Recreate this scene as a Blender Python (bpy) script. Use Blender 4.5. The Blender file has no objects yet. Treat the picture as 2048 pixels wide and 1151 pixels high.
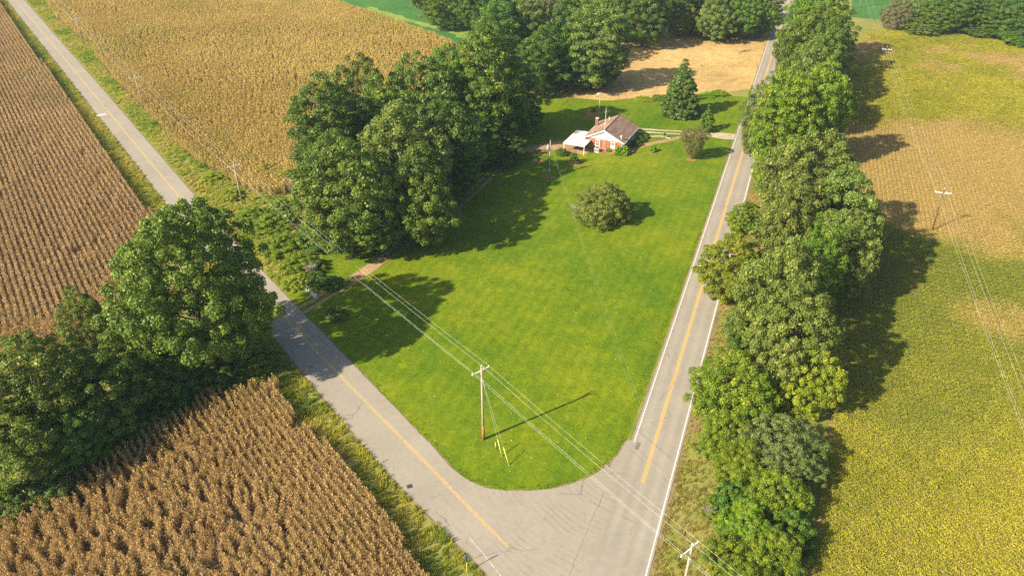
import bpy, bmesh, math, random
import numpy as np
from mathutils import Vector, Matrix

# ------------------------------------------------------------------ camera, sky, sun, exposure
scene = bpy.context.scene
col = scene.collection
F_PX, CAM_H, CX, CY, HORIZON = 1480.0, 70.0, 1024.0, 575.5, -400.0
PITCH = math.atan((CY - HORIZON) / F_PX)
cam_d = bpy.data.cameras.new('camera'); cam = bpy.data.objects.new('camera', cam_d); col.objects.link(cam)
cam_d.sensor_width = 36.0; cam_d.lens = 36.0 * F_PX / 2048.0
cam_d.clip_start = 0.5; cam_d.clip_end = 6000
cam.location = (0, 0, CAM_H); cam.rotation_euler = (math.pi / 2 - PITCH, 0, 0)
scene.camera = cam

SUN_EL, SHADOW_AZ = math.radians(35.0), math.radians(31.0)
w = bpy.data.worlds.new('World'); scene.world = w; w.use_nodes = True
nt = w.node_tree; bg = nt.nodes['Background']
sky = nt.nodes.new('ShaderNodeTexSky'); sky.sky_type = 'NISHITA'; sky.sun_disc = False
sky.sun_elevation = SUN_EL
sky.sun_rotation = math.atan2(-math.cos(SHADOW_AZ), -math.sin(SHADOW_AZ))
sky.air_density = 1.0; sky.dust_density = 2.0; sky.ozone_density = 1.0
nt.links.new(sky.outputs[0], bg.inputs[0]); bg.inputs[1].default_value = 0.082
sun_d = bpy.data.lights.new('sun', 'SUN'); sun = bpy.data.objects.new('sun', sun_d); col.objects.link(sun)
sun_d.energy = 5.0; sun_d.angle = math.radians(0.6); sun_d.color = (1.0, 0.88, 0.66)
sdir = Vector((math.cos(SUN_EL) * math.cos(SHADOW_AZ), math.cos(SUN_EL) * math.sin(SHADOW_AZ), -math.sin(SUN_EL)))
sun.rotation_euler = sdir.to_track_quat('-Z', 'Y').to_euler(); sun.location = (-60, -40, 90)
vs = scene.view_settings
vs.view_transform = 'Standard'; vs.look = 'None'; vs.gamma = 1.0; vs.use_curve_mapping = False; vs.exposure = 1.08
scene.render.engine = 'CYCLES'
scene.cycles.use_denoising = False
scene.cycles.max_bounces = 6; scene.cycles.diffuse_bounces = 3; scene.cycles.transmission_bounces = 4
scene.cycles.volume_bounces = 0; scene.cycles.transparent_max_bounces = 8
rnd = random.Random(7); RNG = np.random.default_rng(11)

# ------------------------------------------------------------------ helpers
def P(x, y, z=0.0):
    """surveyed point of the place: the spot at height z (metres) sighted at x, y on the aerial plan"""
    v = (CY - y) / F_PX; u = (x - CX) / F_PX
    d = (u, math.cos(PITCH) + v * math.sin(PITCH), -math.sin(PITCH) + v * math.cos(PITCH))
    t = (z - CAM_H) / d[2]
    return Vector((d[0] * t, d[1] * t, z))
def metres_per_px(p):
    zc = p.y * math.cos(PITCH) - (p.z - CAM_H) * math.sin(PITCH)
    return zc / F_PX
def tag(o, label=None, cat=None, group=None, kind=None):
    if label: o['label'] = label
    if cat: o['category'] = cat
    if group: o['group'] = group
    if kind: o['kind'] = kind
    return o
def empty(name, loc, rz=0.0):
    o = bpy.data.objects.new(name, None); col.objects.link(o); o.location = loc; o.rotation_euler = (0, 0, rz)
    o.empty_display_size = 0.3
    return o
def link(name, me, mat=None, parent=None):
    o = bpy.data.objects.new(name, me); col.objects.link(o)
    if mat and not me.materials: me.materials.append(mat)
    if parent: o.parent = parent
    return o

class MB:
    def __init__(self): self.v = []; self.f = []
    def add(self, vs_, fs):
        n = len(self.v); self.v += [tuple(q) for q in vs_]; self.f += [tuple(i + n for i in f) for f in fs]; return self
    def box(self, c, s, rz=0.0, taper=1.0):
        hx, hy, hz = s[0] / 2, s[1] / 2, s[2] / 2; co, si = math.cos(rz), math.sin(rz); vv = []
        for k, (a, b, d) in enumerate([(-1,-1,-1),(1,-1,-1),(1,1,-1),(-1,1,-1),(-1,-1,1),(1,-1,1),(1,1,1),(-1,1,1)]):
            t = taper if d > 0 else 1.0
            x, y = a * hx * t, b * hy * t
            vv.append((c[0] + x * co - y * si, c[1] + x * si + y * co, c[2] + d * hz))
        return self.add(vv, [(3,2,1,0),(4,5,6,7),(0,1,5,4),(1,2,6,5),(2,3,7,6),(3,0,4,7)])
    def tube(self, pts, rad, n=8, cap=True):
        pts = [Vector(p) for p in pts]; rings = []; vv = []
        if not hasattr(rad, '__len__'): rad = [rad] * len(pts)
        up = Vector((0, 0, 1))
        for i, p in enumerate(pts):
            t = (pts[min(i + 1, len(pts) - 1)] - pts[max(i - 1, 0)]).normalized()
            a = t.cross(up) if abs(t.z) < 0.95 else t.cross(Vector((1, 0, 0)))
            a.normalize(); b = t.cross(a)
            for k in range(n):
                an = 2 * math.pi * k / n
                vv.append(p + (a * math.cos(an) + b * math.sin(an)) * rad[i])
        ff = []
        for i in range(len(pts) - 1):
            for k in range(n):
                k2 = (k + 1) % n
                ff.append((i * n + k, i * n + k2, (i + 1) * n + k2, (i + 1) * n + k))
        if cap: ff += [tuple(range(n))[::-1], tuple((len(pts) - 1) * n + k for k in range(n))]
        return self.add(vv, ff)
    def prism(self, poly, depth_vec):
        n = len(poly); d = Vector(depth_vec)
        vv = [Vector(p) for p in poly] + [Vector(p) + d for p in poly]
        ff = [tuple(range(n))[::-1], tuple(range(n, 2 * n))] + [(i, (i + 1) % n, n + (i + 1) % n, n + i) for i in range(n)]
        return self.add(vv, ff)
    def mesh(self, name, smooth=False):
        me = bpy.data.meshes.new(name); me.from_pydata(self.v, [], self.f); me.update()
        bm = bmesh.new(); bm.from_mesh(me); bmesh.ops.recalc_face_normals(bm, faces=bm.faces); bm.to_mesh(me); bm.free()
        if smooth:
            me.polygons.foreach_set('use_smooth', [True] * len(me.polygons))
        return me
    def build(self, name, mat, parent=None, smooth=False):
        return link(name, self.mesh(name, smooth), mat, parent)

# lattice value noise (world metres), for planting density and ripeness
_lat = {}
def vnoise(x, y, scale, seed=0):
    if seed not in _lat: _lat[seed] = np.random.default_rng(1000 + seed).random((256, 256))
    L = _lat[seed]; X = np.asarray(x) / scale; Y = np.asarray(y) / scale
    xi = np.floor(X).astype(int); yi = np.floor(Y).astype(int); fx = X - xi; fy = Y - yi
    fx = fx * fx * (3 - 2 * fx); fy = fy * fy * (3 - 2 * fy)
    g = lambda a, b: L[a % 256, b % 256]
    return (g(xi, yi) * (1 - fx) + g(xi + 1, yi) * fx) * (1 - fy) + (g(xi, yi + 1) * (1 - fx) + g(xi + 1, yi + 1) * fx) * fy
def fbm(x, y, scale, seed=0):
    return 0.55 * vnoise(x, y, scale, seed) + 0.3 * vnoise(x, y, scale / 2.3, seed + 50) + 0.15 * vnoise(x, y, scale / 5.1, seed + 90)
def inside(px, py, poly):
    res = np.zeros(len(px), bool); n = len(poly)
    for i in range(n):
        x1, y1 = poly[i][0], poly[i][1]; x2, y2 = poly[(i + 1) % n][0], poly[(i + 1) % n][1]
        if y1 == y2: continue
        c = ((y1 > py) != (y2 > py)) & (px < (x2 - x1) * (py - y1) / (y2 - y1) + x1)
        res ^= c
    return res
def world_poly(pts): return [P(*p) for p in pts]

# ------------------------------------------------------------------ materials
class NT:
    def __init__(self, name):
        self.m = bpy.data.materials.new(name); self.m.use_nodes = True; self.t = self.m.node_tree
        self.b = self.t.nodes['Principled BSDF']; self.out = self.t.nodes['Material Output']
        self.b.inputs['Specular IOR Level'].default_value = 0.25
    def n(self, typ, **kw):
        nd = self.t.nodes.new(typ)
        for k, v in kw.items(): setattr(nd, k, v)
        return nd
    def l(self, a, b): self.t.links.new(a, b)
    def pos(self):
        return self.n('ShaderNodeNewGeometry').outputs['Position']
    def obj(self):
        return self.n('ShaderNodeTexCoord').outputs['Object']
    def scaled(self, vec, s):
        m = self.n('ShaderNodeMapping'); self.l(vec, m.inputs['Vector']); m.inputs['Scale'].default_value = s; return m
    def noise(self, vec, scale, detail=4, rough=0.6, dist=0.0):
        nd = self.n('ShaderNodeTexNoise'); nd.inputs['Scale'].default_value = scale; nd.inputs['Detail'].default_value = detail
        nd.inputs['Roughness'].default_value = rough; nd.inputs['Distortion'].default_value = dist
        self.l(vec, nd.inputs['Vector']); return nd.outputs[0]
    def ramp(self, fac, stops):
        nd = self.n('ShaderNodeValToRGB'); e = nd.color_ramp.elements
        while len(e) < len(stops): e.new(0.5)
        for i, (p, c) in enumerate(stops):
            e[i].position = p; e[i].color = (c if len(c) == 4 else (*c, 1))
        self.l(fac, nd.inputs[0]); return nd.outputs[0]
    def maprange(self, fac, a, b, c=0.0, d=1.0):
        nd = self.n('ShaderNodeMapRange'); self.l(fac, nd.inputs[0])
        for i, v in enumerate((a, b, c, d)): nd.inputs[1 + i].default_value = v
        return nd.outputs[0]
    def mix(self, fac, a, b, mode='MIX'):
        nd = self.n('ShaderNodeMix', data_type='RGBA', blend_type=mode)
        if isinstance(fac, (int, float)): nd.inputs[0].default_value = fac
        else: self.l(fac, nd.inputs[0])
        for k, q in ((6, a), (7, b)):
            if isinstance(q, (tuple, list)): nd.inputs[k].default_value = (*q[:3], 1)
            else: self.l(q, nd.inputs[k])
        return nd.outputs[2]
    def math(self, op, a, b=None):
        nd = self.n('ShaderNodeMath', operation=op)
        for k, q in ((0, a), (1, b)):
            if q is None: continue
            if isinstance(q, (int, float)): nd.inputs[k].default_value = q
            else: self.l(q, nd.inputs[k])
        return nd.outputs[0]
    def base(self, c):
        if isinstance(c, (tuple, list)): self.b.inputs['Base Color'].default_value = (*c[:3], 1)
        else: self.l(c, self.b.inputs['Base Color'])
    def bump(self, h, strength=0.5, dist=0.05):
        nd = self.n('ShaderNodeBump'); nd.inputs['Strength'].default_value = strength; nd.inputs['Distance'].default_value = dist
        self.l(h, nd.inputs['Height']); self.l(nd.outputs[0], self.b.inputs['Normal'])
    def rough(self, r): self.b.inputs['Roughness'].default_value = r

def plain(name, c, rough=0.7, metal=0.0, var=0.15, scale=3.0):
    k = NT(name); n = k.noise(k.obj(), scale, 4)
    k.base(k.mix(n, tuple(q * (1 - var) for q in c), tuple(min(1, q * (1 + var)) for q in c)))
    k.rough(rough); k.b.inputs['Metallic'].default_value = metal
    return k.m

def ground_mat(name, stops, s1, s2, bump=0.6, bdist=0.08, fine=3.3, stretch=None, fine_amt=0.35):
    """patchy ground cover: stops over mixed large and small noise, plus fine grain"""
    k = NT(name); p = k.pos()
    if stretch: p2 = k.scaled(p, stretch).outputs[0]
    else: p2 = p
    a = k.noise(p2, s1, 5, 0.62, 0.3); b = k.noise(p, s2, 4, 0.65)
    mixv = k.math('ADD', k.math('MULTIPLY', a, 0.65), k.math('MULTIPLY', b, 0.35))
    mixv = k.maprange(mixv, 0.3, 0.7)
    c = k.ramp(mixv, stops)
    g = k.noise(p, fine, 3, 0.7)
    gv = k.maprange(g, 0.25, 0.75, 1 - fine_amt, 1 + fine_amt)
    nd = k.n('ShaderNodeVectorMath', operation='SCALE'); k.l(c, nd.inputs[0]); k.l(gv, nd.inputs['Scale'])
    k.base(nd.outputs[0]); k.rough(0.9); k.b.inputs['Specular IOR Level'].default_value = 0.1
    k.bump(g, bump, bdist)
    return k.m

def leaf_mat(name, dark, light, other=None, other_amt=0.0, transl=0.28, rough=0.45):
    """tint = per-leaf value stored in the mesh; object random shifts each plant a little"""
    k = NT(name)
    at = k.n('ShaderNodeAttribute', attribute_name='tint')
    oi = k.n('ShaderNodeObjectInfo')
    n = k.noise(k.pos(), 0.35, 2)
    f = k.math('ADD', k.math('MULTIPLY', at.outputs['Fac'], 0.7), k.math('MULTIPLY', n, 0.35))
    c = k.mix(k.maprange(f, 0.1, 0.95), dark, light)
    if other:
        n2 = k.noise(k.obj(), 0.45, 3)
        f2 = k.math('ADD', k.math('MULTIPLY', n2, 0.6), k.math('MULTIPLY', at.outputs['Fac'], 0.5))
        c = k.mix(k.maprange(f2, 0.78 - other_amt * 0.5, 0.95 - other_amt * 0.5), c, other)
    hs = k.n('ShaderNodeHueSaturation'); k.l(c, hs.inputs['Color'])
    k.l(k.maprange(oi.outputs['Random'], 0, 1, 0.485, 0.515), hs.inputs['Hue'])
    k.l(k.maprange(oi.outputs['Random'], 0, 1, 0.86, 1.12), hs.inputs['Value'])
    k.l(hs.outputs[0], k.b.inputs['Base Color']); k.rough(rough); k.b.inputs['Specular IOR Level'].default_value = 0.3
    tr = k.n('ShaderNodeBsdfTranslucent'); k.l(k.mix(0.5, hs.outputs[0], (0.22, 0.3, 0.03)), tr.inputs['Color'])
    ms = k.n('ShaderNodeMixShader'); ms.inputs[0].default_value = transl
    k.l(k.b.outputs[0], ms.inputs[1]); k.l(tr.outputs[0], ms.inputs[2]); k.l(ms.outputs[0], k.out.inputs['Surface'])
    return k.m

def crop_mat(name, tint_lo=0.74, tint_hi=1.24, transl=0.2):
    """colour of each planted clump comes with the planting (tone); tint = per-leaf value"""
    k = NT(name)
    tone = k.n('ShaderNodeAttribute', attribute_name='tone'); tone.attribute_type = 'INSTANCER'
    at = k.n('ShaderNodeAttribute', attribute_name='tint')
    nd = k.n('ShaderNodeVectorMath', operation='SCALE'); k.l(tone.outputs['Color'], nd.inputs[0])
    k.l(k.maprange(at.outputs['Fac'], 0, 1, tint_lo, tint_hi), nd.inputs['Scale'])
    k.base(nd.outputs[0]); k.rough(0.7); k.b.inputs['Specular IOR Level'].default_value = 0.15
    tr = k.n('ShaderNodeBsdfTranslucent'); k.l(nd.outputs[0], tr.inputs['Color'])
    ms = k.n('ShaderNodeMixShader'); ms.inputs[0].default_value = transl
    k.l(k.b.outputs[0], ms.inputs[1]); k.l(tr.outputs[0], ms.inputs[2]); k.l(ms.outputs[0], k.out.inputs['Surface'])
    return k.m

M = {}
M['ground'] = ground_mat('rough_grass', [(0.0, (0.10, 0.15, 0.02)), (0.35, (0.17, 0.19, 0.035)), (0.65, (0.24, 0.22, 0.06)), (1.0, (0.30, 0.23, 0.10))], 0.09, 0.7)
M['soil'] = ground_mat('field_soil', [(0.0, (0.11, 0.075, 0.04)), (1.0, (0.19, 0.13, 0.07))], 0.15, 1.2)
M['soysoil'] = ground_mat('bean_field_soil', [(0.0, (0.24, 0.165, 0.065)), (1.0, (0.42, 0.295, 0.12))], 0.1, 1.0)
M['hay'] = ground_mat('cut_hay', [(0.0, (0.22, 0.19, 0.06)), (0.25, (0.36, 0.24, 0.095)), (0.6, (0.49, 0.34, 0.14)), (1.0, (0.58, 0.43, 0.20))], 0.05, 0.35, fine=4.0, stretch=(1.0, 0.5, 1), fine_amt=0.3, bump=0.3)
M['dirt'] = ground_mat('bare_dirt', [(0.0, (0.24, 0.15, 0.08)), (1.0, (0.42, 0.29, 0.17))], 0.2, 1.1)
M['gravel'] = ground_mat('pale_gravel', [(0.0, (0.30, 0.24, 0.15)), (1.0, (0.52, 0.44, 0.32))], 0.3, 1.5)
M['shoulder'] = ground_mat('worn_road_edge', [(0.0, (0.13, 0.11, 0.04)), (1.0, (0.27, 0.20, 0.10))], 0.4, 1.5)
M['mulch'] = ground_mat('mulch', [(0.0, (0.20, 0.10, 0.05)), (1.0, (0.34, 0.20, 0.10))], 0.6, 3)
M['farcrop'] = ground_mat('far_green_crop', [(0.0, (0.035, 0.11, 0.03)), (0.6, (0.06, 0.16, 0.035)), (1.0, (0.11, 0.20, 0.04))], 0.06, 0.5, bump=1.0, bdist=0.4, fine=1.1)
M['palecrop'] = ground_mat('pale_grass_strip', [(0.0, (0.09, 0.19, 0.035)), (1.0, (0.27, 0.31, 0.06))], 0.12, 0.8)

def lawn_material():
    k = NT('mown_lawn'); p = k.pos()
    a = k.noise(p, 0.035, 4, 0.6); b = k.noise(p, 0.22, 5, 0.65); g = k.noise(p, 2.3, 4, 0.8); g2 = k.noise(p, 0.8, 4, 0.7)
    f = k.math('ADD', k.math('MULTIPLY', a, 0.6), k.math('MULTIPLY', b, 0.4))
    c = k.ramp(k.maprange(f, 0.36, 0.64), [(0.0, (0.060, 0.128, 0.003)), (0.5, (0.114, 0.168, 0.003)), (1.0, (0.178, 0.205, 0.005))])
    # mower passes run along the big road
    mp = k.n('ShaderNodeMapping'); k.l(p, mp.inputs['Vector']); mp.inputs['Rotation'].default_value = (0, 0, math.radians(22))
    wv = k.n('ShaderNodeTexWave', wave_type='BANDS', bands_direction='X'); k.l(mp.outputs[0], wv.inputs['Vector'])
    wv.inputs['Scale'].default_value = 0.17; wv.inputs['Distortion'].default_value = 0.4; wv.inputs['Detail'].default_value = 2; wv.inputs['Detail Scale'].default_value = 0.3
    v = k.math('MULTIPLY', k.maprange(g, 0.25, 0.75, 0.72, 1.28), k.maprange(wv.outputs['Fac'], 0, 1, 0.95, 1.05))
    v = k.math('MULTIPLY', v, k.maprange(g2, 0.3, 0.7, 0.82, 1.18))
    nd = k.n('ShaderNodeVectorMath', operation='SCALE'); k.l(c, nd.inputs[0]); k.l(v, nd.inputs['Scale'])
    k.base(nd.outputs[0]); k.rough(0.85); k.b.inputs['Specular IOR Level'].default_value = 0.15
    k.bump(k.math('ADD', g, k.math('MULTIPLY', g2, 0.7)), 0.8, 0.08)
    return k.m
M['lawn'] = lawn_material()

def road_material(name, c0, c1, arcs=None, lane=None):
    k = NT(name); p = k.pos()
    a = k.noise(p, 0.12, 5, 0.6); b = k.noise(p, 1.3, 5, 0.7); g = k.noise(p, 11.0, 3, 0.8)
    c = k.mix(k.maprange(k.math('ADD', k.math('MULTIPLY', a, 0.55), k.math('MULTIPLY', b, 0.45)), 0.32, 0.68), c0, c1)
    vo = k.n('ShaderNodeTexVoronoi', feature='DISTANCE_TO_EDGE'); vo.inputs['Scale'].default_value = 0.16
    ds = k.n('ShaderNodeVectorMath', operation='ADD'); nn = k.n('ShaderNodeTexNoise'); nn.inputs['Scale'].default_value = 0.5; nn.inputs['Detail'].default_value = 5
    k.l(p, nn.inputs['Vector']); sc = k.n('ShaderNodeVectorMath', operation='SCALE'); k.l(nn.outputs['Color'], sc.inputs[0]); sc.inputs['Scale'].default_value = 2.4
    k.l(p, ds.inputs[0]); k.l(sc.outputs[0], ds.inputs[1]); k.l(ds.outputs[0], vo.inputs['Vector'])
    crack = k.math('MULTIPLY', k.maprange(vo.outputs['Distance'], 0.004, 0.014, 1, 0), k.maprange(k.noise(p, 0.09, 2), 0.5, 0.6, 0, 0.55))
    c = k.mix(crack, c, tuple(q * 0.35 for q in c0))
    if arcs:
        mp = k.n('ShaderNodeMapping'); k.l(p, mp.inputs['Vector']); mp.inputs['Location'].default_value = (-arcs[0], -arcs[1], 0)
        wv = k.n('ShaderNodeTexWave', wave_type='RINGS', rings_direction='Z'); k.l(mp.outputs[0], wv.inputs['Vector'])
        wv.inputs['Scale'].default_value = 0.42; wv.inputs['Distortion'].default_value = 5.0; wv.inputs['Detail'].default_value = 4; wv.inputs['Detail Scale'].default_value = 0.8
        m = k.math('MULTIPLY', k.maprange(wv.outputs['Fac'], 0.55, 1.0, 0, 0.35), k.maprange(k.noise(p, 0.2, 3), 0.42, 0.62))
        jd = k.n('ShaderNodeVectorMath', operation='DISTANCE'); k.l(p, jd.inputs[0]); jc = P(1150, 1080); jd.inputs[1].default_value = (jc.x, jc.y, 0)
        m = k.math('MULTIPLY', m, k.maprange(jd.outputs['Value'], 9, 15, 1, 0))
        c = k.mix(m, c, tuple(q * 0.62 for q in c0))
    gv = k.maprange(g, 0.2, 0.8, 0.82, 1.18)
    if lane:
        dt = k.n('ShaderNodeVectorMath', operation='DOT_PRODUCT'); k.l(p, dt.inputs[0]); dt.inputs[1].default_value = lane[0]
        o_ = k.math('SUBTRACT', dt.outputs['Value'], lane[1])
        cs = k.math('COSINE', k.math('MULTIPLY', o_, 2 * math.pi / 1.62))
        lw_ = k.math('MULTIPLY', cs, k.maprange(k.noise(k.scaled(p, (1, 1, 1)).outputs[0], 0.15, 3), 0.3, 0.7, 0.02, 0.09))
        gv = k.math('MULTIPLY', gv, k.math('ADD', lw_, 1.0))
    nd = k.n('ShaderNodeVectorMath', operation='SCALE'); k.l(c, nd.inputs[0]); k.l(gv, nd.inputs['Scale'])
    k.base(nd.outputs[0]); k.rough(0.85); k.bump(g, 0.3, 0.01)
    return k.m
M['road'] = road_material('worn_asphalt', (0.24, 0.212, 0.172), (0.315, 0.282, 0.232))
JC = P(1330, 860)
M['junction'] = road_material('worn_asphalt_junction', (0.245, 0.215, 0.172), (0.32, 0.285, 0.232), arcs=(JC.x, JC.y))
def paint_mat(name, c, road=(0.30, 0.26, 0.22), wear=0.5):
    k = NT(name); n = k.noise(k.pos(), 2.2, 5, 0.8)
    k.base(k.mix(k.maprange(n, wear - 0.04, wear + 0.12), c, road)); k.rough(0.7)
    return k.m
M['yellow'] = paint_mat('yellow_paint', (0.62, 0.36, 0.06), wear=0.62)
M['fadedyellow'] = paint_mat('faded_yellow_paint', (0.60, 0.38, 0.09), wear=0.50)
M['white'] = paint_mat('white_paint', (0.72, 0.69, 0.64), wear=0.60)
M['wornwhite'] = paint_mat('worn_white_paint', (0.6, 0.57, 0.53), wear=0.46)
M['near_black'] = plain('near_black', (0.05, 0.045, 0.05), 0.6)  # flat near-black for the small dark marks on the left road
M['patch'] = plain('pale_concrete', (0.5, 0.46, 0.4), 0.9)
M['bark'] = plain('bark', (0.16, 0.115, 0.075), 0.95, var=0.4, scale=6)
M['greybark'] = plain('grey_bark', (0.30, 0.26, 0.21), 0.95, var=0.3, scale=6)
M['pole'] = plain('weathered_pole_wood', (0.36, 0.30, 0.23), 0.9, var=0.35, scale=5)
M['polebrown'] = plain('brown_pole_wood', (0.17, 0.09, 0.05), 0.9, var=0.35, scale=5)
M['poleorange'] = plain('creosote_orange_wood', (0.38, 0.15, 0.045), 0.9, var=0.35, scale=5)
M['crossarm'] = plain('pale_crossarm', (0.66, 0.66, 0.64), 0.6, var=0.08)
M['insul'] = plain('insulator_grey', (0.72, 0.73, 0.74), 0.3)
M['steel'] = plain('galvanised_steel', (0.52, 0.53, 0.53), 0.45, 0.6, var=0.1)
M['wire'] = plain('aluminium_wire', (0.66, 0.65, 0.58), 0.5, 0.0, var=0.05)
M['duskwire'] = plain('weathered_wire', (0.40, 0.40, 0.34), 0.6, var=.05)
M['guard'] = plain('yellow_guard', (0.80, 0.70, 0.22), 0.5, var=0.08)
M['whitetrim'] = plain('white_trim', (0.80, 0.80, 0.78), 0.6, var=0.04)
M['glass'] = plain('window_glass', (0.16, 0.19, 0.2), 0.08)
M['shutter'] = plain('red_shutter', (0.36, 0.09, 0.045), 0.7)
M['grey'] = plain('grey_metal', (0.45, 0.45, 0.45), 0.5)
M['dark'] = plain('dark_metal', (0.06, 0.06, 0.06), 0.5)
M['redsign'] = plain('red_sign', (0.5, 0.03, 0.03), 0.4)
M['rock'] = plain('pale_rock', (0.55, 0.53, 0.5), 0.9, var=0.3)
def brick_mat():
    k = NT('brick'); b = k.n('ShaderNodeTexBrick'); k.l(k.obj(), b.inputs['Vector'])
    k.t.nodes.remove(b)
    n = k.noise(k.obj(), 2.5, 5, 0.7); n2 = k.noise(k.scaled(k.obj(), (4, 4, 13)).outputs[0], 1.0, 2, 0.5)
    k.base(k.mix(k.maprange(k.math('ADD', k.math('MULTIPLY', n, 0.5), k.math('MULTIPLY', n2, 0.5)), 0.33, 0.67), (0.20, 0.08, 0.05), (0.45, 0.235, 0.16)))
    k.rough(0.9); k.bump(n2, 0.4, 0.02)
    return k.m
M['brick'] = brick_mat()
def roof_mat():
    k = NT('shingles'); n = k.noise(k.scaled(k.obj(), (1.4, 0.35, 1)).outputs[0], 1.0, 5, 0.7); g = k.noise(k.obj(), 7, 3, 0.7)
    sx = k.n('ShaderNodeSeparateXYZ'); k.l(k.obj(), sx.inputs[0])
    st = k.math('FRACT', k.math('MULTIPLY', sx.outputs['Z'], 9.0))
    c = k.mix(k.maprange(n, 0.35, 0.68), (0.20, 0.125, 0.09), (0.36, 0.235, 0.18))
    v = k.math('MULTIPLY', k.maprange(g, 0.25, 0.75, 0.8, 1.2), k.maprange(st, 0, 0.25, 0.8, 1.0))
    nd = k.n('ShaderNodeVectorMath', operation='SCALE'); k.l(c, nd.inputs[0]); k.l(v, nd.inputs['Scale'])
    k.base(nd.outputs[0]); k.rough(0.9); k.bump(g, 0.5, 0.02)
    return k.m
M['roof'] = roof_mat()
def tin_mat():
    k = NT('white_tin'); n = k.noise(k.obj(), 0.8, 5, 0.7)
    k.base(k.ramp(n, [(0.35, (0.50, 0.42, 0.34)), (0.5, (0.74, 0.72, 0.68)), (1, (0.82, 0.81, 0.79))])); k.rough(0.5)
    return k.m
M['tin'] = tin_mat()

M['oak'] = leaf_mat('oak_leaves', (0.052, 0.106, 0.011), (0.202, 0.270, 0.031), (0.331, 0.356, 0.053), 0.25)
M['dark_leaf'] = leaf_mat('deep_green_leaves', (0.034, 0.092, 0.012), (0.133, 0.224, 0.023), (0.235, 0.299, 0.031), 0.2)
M['grey_leaf'] = leaf_mat('grey_green_leaves', (0.071, 0.120, 0.018), (0.240, 0.301, 0.051), (0.352, 0.368, 0.075), 0.25)
M['bush_leaf'] = leaf_mat('soft_yellow_green_leaves', (0.091, 0.144, 0.020), (0.288, 0.345, 0.053), (0.385, 0.391, 0.096), 0.25)
M['green_leaf'] = leaf_mat('mid_green_leaves', (0.048, 0.113, 0.010), (0.181, 0.270, 0.023), (0.299, 0.345, 0.026), 0.22)
M['lime_leaf'] = leaf_mat('bright_yellow_green_leaves', (0.069, 0.144, 0.009), (0.246, 0.345, 0.016), (0.406, 0.414, 0.026), 0.25)
M['olive_leaf'] = leaf_mat('olive_orange_leaves', (0.091, 0.121, 0.007), (0.276, 0.310, 0.012), (0.396, 0.290, 0.018), 0.18)
M['yellow_leaf'] = leaf_mat('yellow_autumn_leaves', (0.118, 0.172, 0.010), (0.340, 0.410, 0.022), (0.552, 0.480, 0.026), 0.24)
M['magnolia_leaf'] = leaf_mat('glossy_evergreen_leaves', (0.034, 0.092, 0.014), (0.149, 0.230, 0.035), None, 0, 0.15, 0.35)
M['silver_leaf'] = leaf_mat('silvery_leaves', (0.075, 0.121, 0.026), (0.224, 0.282, 0.075), (0.288, 0.322, 0.096), 0.2)
M['rust_leaf'] = leaf_mat('rusty_thin_leaves', (0.091, 0.109, 0.026), (0.235, 0.213, 0.061), (0.341, 0.184, 0.070), 0.3)
M['brown_leaf'] = leaf_mat('fading_brown_leaves', (0.128, 0.127, 0.048), (0.288, 0.276, 0.122))
M['box_leaf'] = leaf_mat('clipped_box_leaves', (0.107, 0.230, 0.007), (0.278, 0.460, 0.010))
M['weed_leaf'] = leaf_mat('pale_weed_leaves', (0.160, 0.218, 0.018), (0.406, 0.471, 0.031), (0.480, 0.460, 0.053), 0.2)
M['brush_leaf'] = leaf_mat('brush_leaves', (0.080, 0.144, 0.010), (0.256, 0.333, 0.020), (0.341, 0.368, 0.026), 0.25)
M['crop'] = crop_mat('dry_corn'); M['soy'] = crop_mat('bean_plants', 0.75, 1.22, 0.3); M['tuft'] = crop_mat('tall_grass', 0.6, 1.35, 0.3)

# ------------------------------------------------------------------ ground, fields, roads
def sheet(name, pts, z, mat, jit=0.0, step=2.0, world=False, kind='structure', parent=None):
    W_ = [Vector(p) for p in pts] if world else world_poly(pts)
    out = []
    n = len(W_); d = 0.0
    for i in range(n):
        a, b = W_[i], W_[(i + 1) % n]; L = (b - a).length; k = max(1, int(L / step)) if jit > 0 else 1
        dirv = (b - a) / max(L, 1e-6); nx, ny = -dirv.y, dirv.x
        for j in range(k):
            q = a + (b - a) * (j / k); o = (fbm(q.x + 500, q.y + 500, 2.5, 3) - 0.5) * 2 * jit if j else 0
            out.append((q.x + nx * o, q.y + ny * o, z))
    me = bpy.data.meshes.new(name); me.from_pydata(out, [], [tuple(range(len(out)))]); me.update()
    bm = bmesh.new(); bm.from_mesh(me); bmesh.ops.triangulate(bm, faces=bm.faces); bmesh.ops.recalc_face_normals(bm, faces=bm.faces)
    for f in bm.faces:
        if f.normal.z < 0: f.normal_flip()
    bm.to_mesh(me); bm.free()
    o = link(name, me, mat, parent)
    if kind and not parent: o['kind'] = kind
    return o
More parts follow.
